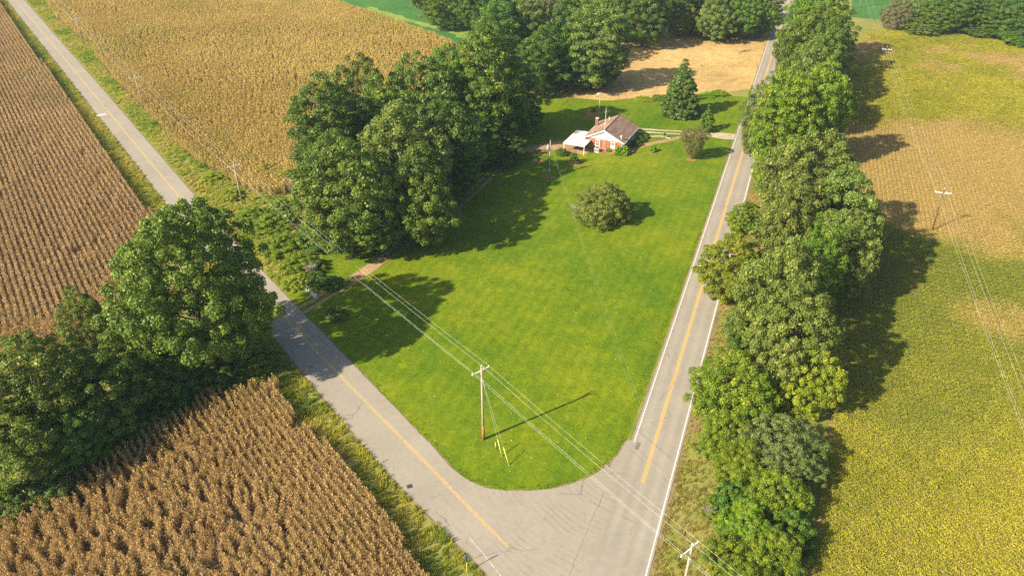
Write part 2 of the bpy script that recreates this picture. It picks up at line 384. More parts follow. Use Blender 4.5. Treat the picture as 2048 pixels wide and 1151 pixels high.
def ribbon(name, line, wid, z, mat, parent=None, jit=0.0, world=False, step=3.0, off=0.0):
    """strip of width wid following a line, shifted off metres to its left"""
    W_ = [Vector(p) for p in line] if world else world_poly(line)
    pts = []
    for i in range(len(W_) - 1):
        L = (W_[i + 1] - W_[i]).length; k = max(1, int(L / step))
        for j in range(k): pts.append(W_[i].lerp(W_[i + 1], j / k))
    pts.append(W_[-1]); vv = []; ff = []
    for i, p in enumerate(pts):
        t = (pts[min(i + 1, len(pts) - 1)] - pts[max(i - 1, 0)]).normalized(); nrm = Vector((-t.y, t.x, 0))
        j1 = (fbm(p.x + 300, p.y + 300, 2.0, 5) - 0.5) * 2 * jit; j2 = (fbm(p.x + 700, p.y + 300, 2.0, 6) - 0.5) * 2 * jit
        a = p + nrm * (off + wid / 2 + j1); b = p + nrm * (off - wid / 2 + j2)
        vv += [(a.x, a.y, z), (b.x, b.y, z)]
        if i: ff.append((2 * i - 2, 2 * i - 1, 2 * i + 1, 2 * i))
    me = bpy.data.meshes.new(name); me.from_pydata(vv, [], ff); me.update()
    o = link(name, me, mat, parent)
    if not parent: o['kind'] = 'structure'
    return o

big = MB(); big.add([(-2500, -600, 0), (2500, -600, 0), (2500, 3200, 0), (-2500, 3200, 0)], [(0, 1, 2, 3)])
g = big.build('ground', M['ground']); g['kind'] = 'structure'

# right road: straight, edge lines known at two far points
RA, RB = P(1304, 975), P(1497.5, 300.6)
RDIR = (RB - RA).normalized(); RN = Vector((-RDIR.y, RDIR.x, 0))
def rr(s, o): return RA + RDIR * s + RN * o          # s along the road from near the junction, o to its left
RLW = 3.35
def solve_offset(px, py):
    q = P(px, py) - RA; return q.dot(RDIR), q.dot(RN)
left_o = np.mean([solve_offset(1253, 880)[1], solve_offset(1418, 440)[1], solve_offset(1485.5, 259)[1]])
right_o = np.mean([solve_offset(1386, 780)[1], solve_offset(1431, 625)[1], solve_offset(1501, 386)[1], solve_offset(1275, 1151)[1]])
mid_o = np.mean([solve_offset(1402, 585)[1], solve_offset(1464, 398)[1], solve_offset(1348, 748)[1], solve_offset(1271, 975)[1]])
FAR = 330
# left road: pavement edges from the plan
LR_IN = [(-60, -125), (48, 0), (135, 99), (222, 198), (305, 294), (391, 393), (470, 481), (548, 566), (625, 645), (690, 712), (780, 804), (872, 900), (905, 937), (940, 962), (975, 976), (1010, 981), (1060, 981), (1110, 976), (1150, 965), (1185, 950), (1215, 930), (1237, 906), (1253, 880)]
LR_OUT = [(-85, -125), (14, 0), (100, 109), (184, 215), (256, 306), (328, 400), (418, 510), (500, 610), (560, 690), (630, 775), (700, 857), (770, 940), (856, 1028), (943, 1115), (985, 1160), (1030, 1225), (1060, 1290)]
lawn_pts = [(690, 712)] + LR_IN[10:] + [(1418, 440), (1485, 259), (1512, 195), (1440, 190), (1310, 200), (1150, 190), (1040, 200), (1000, 240), (850, 300), (690, 440), (640, 520), (560, 560), (552, 566), (625, 645)]
sheet('lawn', lawn_pts, 0.012, M['lawn'], 0.12, 1.0)
sheet('hay_field', [(1205, 201), (1310, 195), (1440, 185), (1512, 175), (1556, 70), (1590, 20), (1400, 20), (1250, 55), (1200, 110), (1150, 165), (1110, 190), (1150, 196)], 0.017, M['hay'], 0.9, 3.0)
sheet('far_crop_field', [(655, 2), (600, -20), (500, -120), (1100, -120), (1000, 60), (945, 92), (880, 78), (780, 44)], 0.016, M['farcrop'], 0.6, 3)
sheet('pale_grass_strip', [(740, 14), (830, 42), (900, 60), (940, 66), (930, 78), (880, 62), (800, 40), (735, 20)], 0.022, M['palecrop'], 2.5, 2)
sheet('far_crop_field', [(1700, 34), (1715, -120), (2300, -120), (2300, 20), (1900, 12), (1760, 40)], 0.016, M['farcrop'], 0.6, 3)
cornL = [(-70, -85), (40, 66), (145, 214), (225, 328), (312, 446), (330, 470), (300, 560), (250, 650), (100, 760), (-160, 850), (-420, 700), (-700, 200), (-800, -85)]
cornN = [(-220, 1160), (0, 1046), (230, 910), (430, 800), (555, 772), (600, 858), (672, 912), (688, 938), (742, 988), (795, 1068), (842, 1148), (905, 1270), (300, 1330), (-220, 1330)]
cornM = [(60, -60), (92, 0), (113, 35), (150, 70), (186, 92), (195, 118), (243, 176), (295, 226), (334, 268), (382, 317), (452, 358), (500, 382), (550, 393), (592, 382), (640, 350), (720, 320), (820, 270), (890, 200), (905, 130), (905, 92), (780, 44), (650, 2), (590, -30), (520, -60)]
soy = [(1610, 1300), (1625, 1151), (1640, 1000), (1655, 880), (1665, 780), (1680, 640), (1695, 500), (1690, 330), (1695, 200), (1700, 110), (1735, 66), (1800, 62), (1900, 70), (2048, 92), (2330, 140), (2500, 500), (2500, 1300)]
sheet('corn_field_soil', cornL, 0.014, M['soil'], 0.4, 3); sheet('corn_field_soil', cornN, 0.014, M['soil'], 0.4, 3)
sheet('corn_field_soil', cornM, 0.014, M['soil'], 0.4, 3); sheet('bean_field_soil', soy, 0.014, M['soysoil'], 0.4, 3)
sheet('bare_strip', [(1885, 72), (1920, 82), (1980, 97), (2048, 105), (2330, 150), (2330, 138), (2048, 92), (1960, 80)], 0.03, M['dirt'], 0.8, 2)
# tracks and drives
for o_ in (0.85, -0.85):
    ribbon('farm_track', [(600, 622), (650, 592), (712, 556), (770, 515), (830, 478), (900, 425), (955, 375), (985, 342), (1022, 318)], 0.7, 0.024, M['dirt'], off=o_, jit=0.28, step=1.5)
ribbon('dirt_path', [(706, 556), (735, 537), (768, 515)], 1.9, 0.03, M['dirt'], jit=0.4, step=1.2)
sheet('dirt_yard', [(1030, 300), (1065, 292), (1100, 286), (1130, 280), (1168, 284), (1180, 300), (1172, 309), (1128, 304), (1095, 298), (1060, 305)], 0.022, M['dirt'], 0.5, 1.2)
for o_ in (0.95, -0.95):
    ribbon('driveway', [(1476, 275), (1440, 271), (1390, 267), (1330, 264), (1285, 261), (1262, 258)], 0.85, 0.024, M['gravel'], off=o_, jit=0.25, step=1.5)
sheet('driveway_apron', [(1473, 279), (1478, 268), (1450, 266), (1415, 266), (1385, 264), (1385, 268), (1415, 273), (1445, 278)], 0.032, M['gravel'], 0.3, 1.0)
ribbon('garden_path', [(1395, 269), (1365, 274), (1335, 281), (1300, 287), (1278, 294)], 1.5, 0.028, M['dirt'], jit=0.3, step=1.0)
ribbon('garden_path', [(1340, 277), (1322, 272), (1300, 273)], 1.0, 0.036, M['gravel'], jit=0.3, step=1.0)

# roads
M['road'] = road_material('worn_asphalt_highway', (0.24, 0.212, 0.172), (0.315, 0.282, 0.232), lane=(tuple(RN), RA.dot(RN) + mid_o))
ribbon('road_shoulder', LR_IN[1:], .40, .018, M['shoulder'], jit=.3, step=1.0)
ribbon('road_shoulder', LR_OUT[1:], .7, .018, M['shoulder'], jit=.3, step=1.0)
ribbon('road_shoulder', [rr(q_, left_o + .35) for q_ in np.linspace(6, FAR, 120)], .40, .018, M['shoulder'], jit=.25, world=True, step=1.0)
ribbon('road_shoulder', [rr(q_, right_o - .4) for q_ in np.linspace(-50, FAR, 120)], 1.1, .018, M['shoulder'], jit=.4, world=True, step=1.0)
road2 = sheet('road', [rr(-70, left_o + 0.35), rr(-70, right_o - 0.3), rr(FAR, right_o - 0.3), rr(FAR, left_o + 0.35)], 0.06, M['road'], world=True)
ed = MB()
seam = [(1235, 962), (1230, 1010), (1210, 1080), (1195, 1151), (1170, 1230), (1150, 1300)]
jp = LR_IN[:21] + seam + LR_OUT[::-1]
road1 = sheet('road', jp, 0.056, M['junction'], 0.10, 1.2)
fill = sheet('asphalt_corner', [(1205, 966), (1225, 922), (1239, 905), (1253, 880), (1292, 880), (1230, 1000)], 0.053, M['junction'], parent=None)
fill.parent = road2; del fill['kind']
for o_ in (-0.13, 0.13):
    ribbon('yellow_line', [rr(s, mid_o + o_) for s in np.linspace(0.3, FAR, 60)], 0.13, 0.067, M['yellow'], road2, world=True)
ribbon('white_line', [rr(s, left_o) for s in np.linspace((P(1253, 880) - RA).dot(RDIR), FAR, 60)], 0.105, 0.067, M['white'], road2, world=True)
ribbon('white_line', [rr(s, right_o) for s in np.linspace(-60, FAR, 70)], 0.115, 0.067, M['white'], road2, world=True)
LR_MID = [(-72, -125), (31, 0), (118, 104), (203, 207), (281, 301), (360, 396), (446, 498), (553, 616), (640, 710), (760, 832), (857, 930), (945, 1022), (1015, 1093)]
for o_ in (-0.11, 0.11):
    ribbon('yellow_line', LR_MID, 0.11, 0.062, M['fadedyellow'], road1, off=o_)
ribbon('white_line', [(938, 1074), (965, 1105), (1003, 1153), (1040, 1210)], 0.08, 0.062, M['wornwhite'], road1)
pq = P(203, 230); pd = (P(256, 306) - P(184, 215)).normalized()
def small_sheet(name, c, along, wx, wy, z, mat, parent):
    a = Vector(along).normalized(); b = Vector((-a.y, a.x, 0))
    return sheet(name, [c + a * wx + b * wy, c - a * wx + b * wy * 0.8, c - a * wx * 0.9 - b * wy, c + a * wx * 1.1 - b * wy], z, mat, 0.08, 0.3, world=True, parent=parent)
small_sheet('road_patch', pq, pd, 0.7, 1.3, 0.062, M['patch'], road1)
small_sheet('dark_spot', P(819, 972), (1, 0.3, 0), 0.33, 0.3, 0.062, M['near_black'], road1)  # roundish dark spot laid over the asphalt
small_sheet('dark_spot', P(771, 921), (1, 0.6, 0), 0.4, 0.07, 0.062, M['near_black'], road1)  # narrow dark streak laid over the asphalt
small_sheet('dark_spot', P(1275, 892), (0.4, 1, 0), 0.7, 0.25, 0.067, plain('dark_stain', (0.17, 0.15, 0.13)), road2)

def seal(line, wd, parent, z):
    W_ = world_poly(line); pts = []
    for a_, b_ in zip(W_[:-1], W_[1:]):
        k_ = max(2, int((b_ - a_).length / .5))
        for j in range(k_):
            q_ = a_.lerp(b_, j / k_); pts.append(q_ + Vector((rnd.gauss(0, .06), rnd.gauss(0, .06), 0)))
    ribbon('sealed_crack', pts, wd, z, M['seal'], parent, jit=.02, world=True, step=.5)
M['seal'] = plain('old_crack_seal', (0.12, 0.105, 0.095), 0.8, var=.3)
seal([(1208, 985), (1178, 1052), (1150, 1120), (1136, 1160)], .035, road1, .0635)
seal([(1320, 800), (1345, 770), (1352, 735)], .03, road2, .0675)
# ------------------------------------------------------------------ scattered stuff through geometry nodes
def scatter(name, pts, rotz, scl, tone, idx, protos, tilt=None):
    n = len(pts)
    me = bpy.data.meshes.new(name); me.vertices.add(n); me.vertices.foreach_set('co', np.asarray(pts, np.float32).ravel())
    r = np.zeros((n, 3), np.float32); r[:, 2] = rotz
    if tilt is not None: r[:, :2] = tilt
    for nm, typ, arr in (('rot', 'FLOAT_VECTOR', r), ('scl', 'FLOAT_VECTOR', np.asarray(scl, np.float32))):
        a = me.attributes.new(nm, typ, 'POINT'); a.data.foreach_set('vector', arr.ravel())
    a = me.attributes.new('tone', 'FLOAT_COLOR', 'POINT'); c4 = np.ones((n, 4), np.float32); c4[:, :3] = tone; a.data.foreach_set('color', c4.ravel())
    a = me.attributes.new('pick', 'INT', 'POINT'); a.data.foreach_set('value', np.asarray(idx, np.int32))
    o = link(name, me); o['kind'] = 'stuff'
    pc = bpy.data.collections.new(name + '_kinds')
    for pm in protos:
        po = bpy.data.objects.new(pm.name, pm); pc.objects.link(po)
    ng = bpy.data.node_groups.new(name + '_planting', 'GeometryNodeTree')
    ng.interface.new_socket('Geometry', in_out='INPUT', socket_type='NodeSocketGeometry')
    ng.interface.new_socket('Geometry', in_out='OUTPUT', socket_type='NodeSocketGeometry')
    N = ng.nodes; L = ng.links
    gi = N.new('NodeGroupInput'); go = N.new('NodeGroupOutput'); ci = N.new('GeometryNodeCollectionInfo')
    ci.inputs['Collection'].default_value = pc; ci.inputs['Separate Children'].default_value = True; ci.inputs['Reset Children'].default_value = True
    ip = N.new('GeometryNodeInstanceOnPoints')
    def na(nm, typ):
        q = N.new('GeometryNodeInputNamedAttribute'); q.data_type = typ; q.inputs['Name'].default_value = nm; return q.outputs['Attribute']
    mp = N.new('GeometryNodeMeshToPoints'); L.new(gi.outputs[0], mp.inputs[0])
    L.new(mp.outputs[0], ip.inputs['Points']); L.new(ci.outputs[0], ip.inputs['Instance']); ip.inputs['Pick Instance'].default_value = True
    L.new(na('pick', 'INT'), ip.inputs['Instance Index'])
    er = N.new('FunctionNodeEulerToRotation'); L.new(na('rot', 'FLOAT_VECTOR'), er.inputs[0]); L.new(er.outputs[0], ip.inputs['Rotation'])
    L.new(na('scl', 'FLOAT_VECTOR'), ip.inputs['Scale']); L.new(ip.outputs[0], go.inputs[0])
    md = o.modifiers.new('planting', 'NODES'); md.node_group = ng
    return o
def cards(name, verts, faces, tint, mat):
    me = bpy.data.meshes.new(name); me.from_pydata(verts.tolist() if hasattr(verts, 'tolist') else verts, [], faces); me.update()
    a = me.attributes.new('tint', 'FLOAT', 'FACE'); a.data.foreach_set('value', np.asarray(tint, np.float32))
    me.materials.append(mat); return me

def corn_segment(name, seed, length=1.5, n=11):
    r = random.Random(seed); V = []; Fc = []; T = []
    for i in range(n):
        x = (i + r.uniform(-.3, .3)) / n * length - length / 2; y = r.gauss(0, 0.06); h = r.uniform(1.7, 2.15)
        lx, ly = r.gauss(0, .12), r.gauss(0, .12)
        b = len(V)
        for (dx, dy) in ((-.02, -.02), (.02, -.02), (0, .03)):
            V += [(x + dx, y + dy, 0), (x + lx + dx * .5, y + ly + dy * .5, h)]
        Fc += [(b, b + 2, b + 3, b + 1), (b + 2, b + 4, b + 5, b + 3), (b + 4, b, b + 1, b + 5)]; T += [.35] * 3
        for k in range(13):
            z = h * (0.28 + 0.68 * k / 13); a = r.uniform(0, 6.283); L = r.uniform(.36, .64) * (1 - 0.25 * k / 13); wd = r.uniform(.014, .026)
            f = z / h; ox, oy = x + lx * f, y + ly * f; c, s = math.cos(a), math.sin(a); up = r.uniform(.05, .32); dn = r.uniform(-.05, .45)
            b = len(V)
            V += [(ox - s * wd, oy + c * wd, z), (ox + s * wd, oy - c * wd, z),
                  (ox + c * L * .5 + s * wd, oy + s * L * .5 - c * wd, z + up), (ox + c * L * .5 - s * wd, oy + s * L * .5 + c * wd, z + up),
                  (ox + c * L, oy + s * L, z + up - dn)]
            Fc += [(b, b + 1, b + 2, b + 3), (b + 3, b + 2, b + 4)]; t = r.random() * (0.6 + 0.4 * f); T += [t, t]
        a = r.uniform(0, 3.14); c, s = math.cos(a) * .09, math.sin(a) * .09; b = len(V); ox, oy = x + lx, y + ly
        V += [(ox - c, oy - s, h + .28), (ox + c, oy + s, h + .3), (ox, oy, h - .1)]; Fc += [(b, b + 1, b + 2)]; T += [.8]
    return cards(name, V, Fc, T, M['crop'])
CORN = [corn_segment('corn_plants', 40 + i) for i in range(6)]

def rows(poly, heading, spacing, seglen, wig=0.0, mess=None):
    """row planting inside polygon: returns x, y, angle"""
    xs = np.array([p[0] for p in poly]); ys = np.array([p[1] for p in poly]); c, s = math.cos(heading), math.sin(heading)
    u = xs * c + ys * s; v = -xs * s + ys * c
    U, V_ = np.meshgrid(np.arange(u.min(), u.max(), seglen), np.arange(v.min(), v.max(), spacing))
    U = U.ravel() + RNG.uniform(-.15, .15, U.size); V_ = V_.ravel() + RNG.normal(0, .03, U.size)
    if wig: V_ = V_ + wig * np.sin(U / 23.0) + wig * 0.6 * np.sin(U / 9.0 + V_ / 40)
    X = U * c - V_ * s; Y = U * s + V_ * c
    if mess is not None:
        j = mess(X, Y) * RNG.uniform(-.7, .7, len(X)) * spacing; X = X - s * j; Y = Y + c * j
    k = inside(X, Y, poly)
    return X[k], Y[k]
def in_view(X, Y, m=60):
    zc = Y * math.cos(PITCH) + CAM_H * math.sin(PITCH)
    px = CX + F_PX * X / zc; py = CY - F_PX * (Y * math.sin(PITCH) - CAM_H * math.cos(PITCH)) / zc
    return (px > -m - 140) & (px < 2048 + m + 140) & (py > -m) & (py < 1151 + m + 60)
def wp(poly): return [(p.x, p.y) for p in world_poly(poly)]
LHEAD = math.radians(90 + 36.2); NHEAD = math.radians(90 + 38.6)
def lerp3(a, b, t): return np.asarray(a)[None] * (1 - t[:, None]) + np.asarray(b)[None] * t[:, None]

def plant_corn(name, poly, heading, spacing, c0, c1, green, seed, wig=0.0, thin=0.0, wild=False, mess=None):
    X, Y = rows(wp(poly), heading, spacing, 1.4, wig, mess); k = in_view(X, Y)
    d = fbm(X, Y, 9, seed)
    k &= RNG.random(len(X)) > np.clip((d - 0.62) * thin, 0, 0.9)
    X, Y, d = X[k], Y[k], d[k]; n = len(X)
    t = np.clip((fbm(X, Y, 25, seed + 1) - .25) * 2, 0, 1) * 0.6 + RNG.random(n) * 0.4
    tone = lerp3(c0, c1, t)
    gm = np.clip((fbm(X, Y, 18, seed + 2) - 0.58) * 5, 0, 1) * RNG.random(n)
    tone = tone * (1 - gm[:, None] * .7) + np.asarray(green)[None] * gm[:, None] * .7
    rot = np.full(n, heading) + RNG.normal(0, .04, n) + np.where(RNG.random(n) > .5, math.pi, 0)
    if mess is not None: rot += mess(X, Y) * RNG.uniform(-.7, .7, n)
    if wild: rot += RNG.uniform(-1.2, 1.2, n)
    hh = RNG.normal(1.0, .025, n) * (0.88 + .2 * fbm(X, Y, 14, seed + 4))
    scl = np.stack([np.ones(n), RNG.uniform(.85, 1.15, n), hh], 1)
    o = scatter(name, np.stack([X, Y, np.full(n, .014)], 1), rot, scl, tone, RNG.integers(0, 6, n), CORN)
    return o
headland = [(330, 470), (312, 446), (255, 545), (160, 620), (60, 655), (-160, 690), (-160, 850), (100, 760), (250, 650), (300, 560)]
cornL_rows = [(-70, -85), (40, 66), (145, 214), (225, 328), (312, 446), (255, 545), (160, 620), (60, 655), (-160, 690), (-420, 700), (-700, 200), (-800, -85)]
o = plant_corn('corn_crop', cornL_rows, LHEAD, 0.98, (0.41, 0.275, 0.125), (0.565, 0.405, 0.20), (0.30, 0.26, 0.10), 1, thin=2.2)
tag(o, 'brown dry corn standing in clear rows left of the straight road', 'corn crop')
o = plant_corn('corn_crop', headland, LHEAD + 1.2, 0.8, (0.40, 0.26, 0.11), (0.56, 0.38, 0.165), (0.33, 0.27, 0.10), 2, wild=True)
tag(o, 'dry corn headland without rows behind the big roadside oak', 'corn crop')
o = plant_corn('corn_crop', cornN, NHEAD, 0.84, (0.36, 0.235, 0.092), (0.52, 0.36, 0.148), (0.30, 0.25, 0.07), 3, thin=2.0, mess=lambda X, Y: np.clip((fbm(X, Y, 24, 61) - .42) * 6 + np.clip((-X - 30) / 8, -1, 1), .05, 1))
tag(o, 'dry brown corn in the bottom left corner below the dark trees', 'corn crop')
o = plant_corn('corn_crop', cornM, LHEAD + 0.03, 0.78, (0.40, 0.282, 0.082), (0.54, 0.412, 0.132), (0.33, 0.31, 0.06), 4, wig=0.5, thin=1.0, mess=lambda X, Y: np.clip((fbm(X * .4, Y, 22, 62) - .36) * 7, .1, 1))
tag(o, 'golden corn field between the straight road and the wood', 'corn crop')

# beans
def leafy_segment(name, seed, n, length, width, height, leaf, mat, dome=True):
    r = np.random.default_rng(seed); x = r.uniform(-length / 2, length / 2, n); y = r.normal(0, width / 2.6, n)
    z = height * np.sqrt(np.clip(1 - (y / (width * .75)) ** 2, .05, 1)) * r.uniform(.45, 1.08, n)
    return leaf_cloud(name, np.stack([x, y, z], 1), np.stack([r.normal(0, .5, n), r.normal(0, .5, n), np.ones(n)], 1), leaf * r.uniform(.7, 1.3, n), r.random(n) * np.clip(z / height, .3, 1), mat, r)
def leaf_cloud(name, pos, nrm, size, tint, mat, r, aspect=0.75, me_only=False):
    n = len(pos); nrm = nrm / np.linalg.norm(nrm, axis=1, keepdims=True)
    t = r.normal(size=(n, 3)); t -= nrm * (t * nrm).sum(1, keepdims=True); t /= np.linalg.norm(t, axis=1, keepdims=True)
    b = np.cross(nrm, t); s = size[:, None] * .5
    fold = nrm * s * r.uniform(-.35, .35, (n, 1))
    V = np.stack([pos - t * s, pos - b * s * aspect + fold, pos + t * s * 1.05, pos + b * s * aspect + fold], 1).reshape(-1, 3).astype(np.float32)
    me = bpy.data.meshes.new(name); me.vertices.add(4 * n); me.vertices.foreach_set('co', V.ravel())
    me.loops.add(4 * n); me.loops.foreach_set('vertex_index', np.arange(4 * n, dtype=np.int32))
    me.polygons.add(n); me.polygons.foreach_set('loop_start', np.arange(0, 4 * n, 4, dtype=np.int32))
    me.update(calc_edges=True)
    a = me.attributes.new('tint', 'FLOAT', 'FACE'); a.data.foreach_set('value', np.clip(tint, 0, 1).astype(np.float32))
    me.materials.append(mat); return me
BEAN = [leafy_segment('bean_plants', 60 + i, 190, 1.5, .92, .62, .145, M['soy']) for i in range(5)]
SHEAD = math.atan2(RDIR.y, RDIR.x) + 0.01
X, Y = rows(wp(soy), SHEAD, 0.86, 1.3, 0.25); k = in_view(X, Y); X, Y = X[k], Y[k]
def blob(px, py, r):
    q = P(px, py); return np.exp(-((X - q.x) ** 2 + (Y - q.y) ** 2) / (r * r))
n1 = fbm(X, Y, 22, 11); n2 = fbm(X, Y, 9, 12); n3 = fbm(X, Y, 34, 13)
tan = np.clip((n1 - .56) * 4, 0, 1) * .9 + blob(1800, 330, 20) * .9 + blob(1960, 350, 22) * .8 + blob(1735, 390, 10) * 1.4 + blob(1740, 330, 14) + blob(1960, 480, 11) * .5 + blob(2000, 640, 8) * .5 + blob(1990, 265, 14) * .5 + blob(1880, 300, 16) * .5
tan = np.clip((tan * (0.35 + 1.0 * n2 + .5 * fbm(X, Y, 3.5, 15)) - .22) * 1.7, 0, 1)
grn = np.clip((n3 - .5) * 2.6, 0, 1) * .6 + blob(1800, 430, 14) * 1.2 + blob(1830, 570, 20) * 1.2 + blob(1880, 480, 12) + blob(1990, 560, 14) * .9 + blob(1760, 800, 8) * .7 + blob(1980, 420, 9) * .5 + blob(1760, 640, 10) * .6 + blob(1930, 800, 10) * .4
grn = np.clip(grn * (0.4 + 1.2 * fbm(X, Y, 6, 14)), 0, 1) * (1 - tan)
n = len(X); tone = lerp3((0.29, 0.305, 0.022), (0.50, 0.45, 0.045), np.clip(RNG.random(n) * .6 + (n2 - .3), 0, 1))
tone = tone * (1 - grn[:, None] * .8) + np.array([0.20, 0.26, 0.03])[None] * grn[:, None] * .8
tone = tone * (1 - tan[:, None] * .72) + np.array([0.62, 0.43, 0.17])[None] * tan[:, None] * .72
hh = RNG.normal(1, .1, n) * (1 - .3 * tan); wd = RNG.uniform(.95, 1.25, n) * (1 - .28 * tan)
o = scatter('bean_crop', np.stack([X, Y, np.full(n, .014)], 1), SHEAD + RNG.normal(0, .05, n) + np.where(RNG.random(n) > .5, math.pi, 0), np.stack([np.full(n, 1.05), wd, hh], 1), tone, RNG.integers(0, 5, n), BEAN)
tag(o, 'ripening yellow and green bean crop right of the tree line', 'bean crop')

# tall verge grass
def tuft(name, seed, n=26, h=.55, spread=.28):
    r = random.Random(seed); V = []; Fc = []; T = []
    for i in range(n):
        a = r.uniform(0, 6.283); d = spread * math.sqrt(r.random()); x, y = math.cos(a) * d, math.sin(a) * d
        hh = h * r.uniform(.5, 1.15); a2 = r.uniform(0, 6.283); le = r.uniform(.1, .5) * hh; wd = r.uniform(.012, .028); c, s = math.cos(a2), math.sin(a2)
        b = len(V)
        V += [(x - s * wd, y + c * wd, 0), (x + s * wd, y - c * wd, 0), (x + c * le * .4 + s * wd, y + s * le * .4 - c * wd, hh * .65), (x + c * le * .4 - s * wd, y + s * le * .4 + c * wd, hh * .65), (x + c * le, y + s * le, hh)]
        Fc += [(b, b + 1, b + 2, b + 3), (b + 3, b + 2, b + 4)]; t = r.random(); T += [t, t]
    return cards(name, V, Fc, T, M['tuft'])
TUFT = [tuft('grass_tuft', 80 + i) for i in range(5)]
def grass(name, label, polys, dens, cols, size=(.8, 1.3), seed=20, pix=True):
    XX = []; YY = []
    for poly in polys:
        w_ = wp(poly) if pix else poly
        xs = [p[0] for p in w_]; ys = [p[1] for p in w_]; A = (max(xs) - min(xs)) * (max(ys) - min(ys)); m = int(A * dens)
        X = RNG.uniform(min(xs), max(xs), m); Y = RNG.uniform(min(ys), max(ys), m); k = inside(X, Y, w_) & in_view(X, Y, 20)
        XX.append(X[k]); YY.append(Y[k])
    X = np.concatenate(XX); Y = np.concatenate(YY); n = len(X)
    t = np.clip((fbm(X, Y, 7, seed) - .2) * 1.6, 0, .999) * (len(cols) - 1) + RNG.uniform(-.35, .35, n); t = np.clip(t, 0, len(cols) - 1.001)
    i = t.astype(int); fr = (t - i)[:, None]; C = np.asarray(cols); tone = C[i] * (1 - fr) + C[i + 1] * fr
    s = RNG.uniform(size[0], size[1], n) * (.6 + .8 * fbm(X, Y, 4, seed + 1))
    o = scatter(name, np.stack([X, Y, np.full(n, .005)], 1), RNG.uniform(0, 6.28, n), np.stack([s * 1.3, s * 1.3, s], 1), tone, RNG.integers(0, 5, n), TUFT)
    return tag(o, label, 'grass')
OUTS = [(0, -20), (14, 0), (100, 109), (184, 215), (256, 306), (328, 400), (418, 510), (500, 610), (560, 690), (630, 775), (700, 857), (770, 940), (856, 1028), (943, 1115), (985, 1160), (1010, 1195)]
vL1 = [(-20, -20), (0, 0), (13, 2), (99, 111), (182, 217), (254, 308), (326, 402), (416, 512), (498, 612), (558, 692), (628, 777), (698, 859), (768, 942), (853, 1030), (940, 1117), (982, 1162), (1000, 1195), (880, 1195), (842, 1148), (795, 1068), (742, 988), (688, 938), (600, 858), (555, 772), (470, 700), (400, 560), (330, 470), (312, 446), (225, 328), (145, 214), (40, 66)]
GREENS = [(0.18, 0.27, 0.022), (0.32, 0.34, 0.03), (0.46, 0.41, 0.05), (0.52, 0.42, 0.11)]
grass('verge_grass', 'tall yellow green grass between the straight road and the left corn', [vL1], 4.5, GREENS, (.55, 1.0))
vM = [(52, -2), (140, 100), (226, 198), (309, 294), (396, 393), (475, 481), (553, 566), (575, 585), (640, 560), (620, 500), (590, 385), (550, 393), (500, 382), (452, 358), (382, 317), (334, 268), (295, 226), (243, 176), (195, 118), (186, 92), (150, 70), (113, 35), (92, 0)]
grass('verge_grass', 'weedy green and straw grass between the straight road and the golden corn', [vM], 2.6, [(0.20, 0.31, 0.03), (0.36, 0.40, 0.045), (0.48, 0.43, 0.09), (0.52, 0.41, 0.15)], (.7, 1.2), 30)
vR = [tuple(rr(s, right_o - 0.4)) for s in (-40, 20, 60, 120, 200, 260)] + [tuple(rr(s, right_o - 7.5)) for s in (260, 200, 120, 60, 20, -40)]
grass('verge_grass', 'straw coloured grass between the big road and the tree line', [vR], 4.5, [(0.20, 0.22, 0.03), (0.33, 0.28, 0.06), (0.44, 0.33, 0.13), (0.48, 0.35, 0.17)], (.35, .7), 40, pix=False)
grass('hay_stubble', 'thin straw tufts left standing on the mown hay field', [[(1110, 210), (1440, 187), (1508, 178), (1552, 75), (1400, 62), (1270, 75), (1150, 150)]], 1.2, [(0.36, 0.26, 0.09), (0.48, 0.34, 0.13), (0.55, 0.40, 0.17)], (.25, .45), 45)
grass('lawn_grass', 'short mown grass tufts over the whole lawn', [lawn_pts], 3.0, [(0.062, 0.125, 0.003), (0.122, 0.162, 0.004), (0.178, 0.195, 0.008)], (.10, .18), 75)
edge = [p for p in LR_IN[9:]] + [(1418, 440), (1485, 259)]
ew = world_poly(edge); ep = []
for a_, b_ in zip(ew[:-1], ew[1:]):
    n_ = Vector((-(b_ - a_).y, (b_ - a_).x, 0)).normalized(); sh_ = .5 if (b_ - a_).length > 30 else 0
    ep.append([(a_ + n_ * (.75 + sh_))[:2], (b_ + n_ * (.75 + sh_))[:2], (b_ - n_ * (.06 - sh_))[:2], (a_ - n_ * (.06 - sh_))[:2]])
grass('lawn_edge_grass', 'ragged longer grass fringe where the lawn meets the pavement', ep, 9.0, [(0.09, 0.15, 0.006), (0.16, 0.19, 0.012), (0.27, 0.22, 0.05)], (.13, .24), 77, pix=False)
# pale specks of clover and fallen leaves on the lawn
m = 3200; lw = wp(lawn_pts); xs = [p[0] for p in lw]; ys = [p[1] for p in lw]
X = RNG.uniform(min(xs), max(xs), m); Y = RNG.uniform(min(ys), max(ys), m); k = inside(X, Y, lw) & (fbm(X, Y, 15, 70) > .36); X, Y = X[k], Y[k]; n = len(X)
r_ = np.random.default_rng(5)
sp = leaf_cloud('fallen_leaves', np.stack([X, Y, np.full(n, .07)], 1), np.stack([r_.normal(0, .3, n), r_.normal(0, .3, n), np.ones(n)], 1), r_.uniform(.07, .17, n), r_.random(n), plain('pale_fallen_leaf', (0.62, 0.55, 0.22), 0.8, var=.3), r_)
o = link('fallen_leaves', sp); tag(o, 'pale fallen leaves and clover heads dotted over the lawn', 'fallen leaves', kind='stuff')

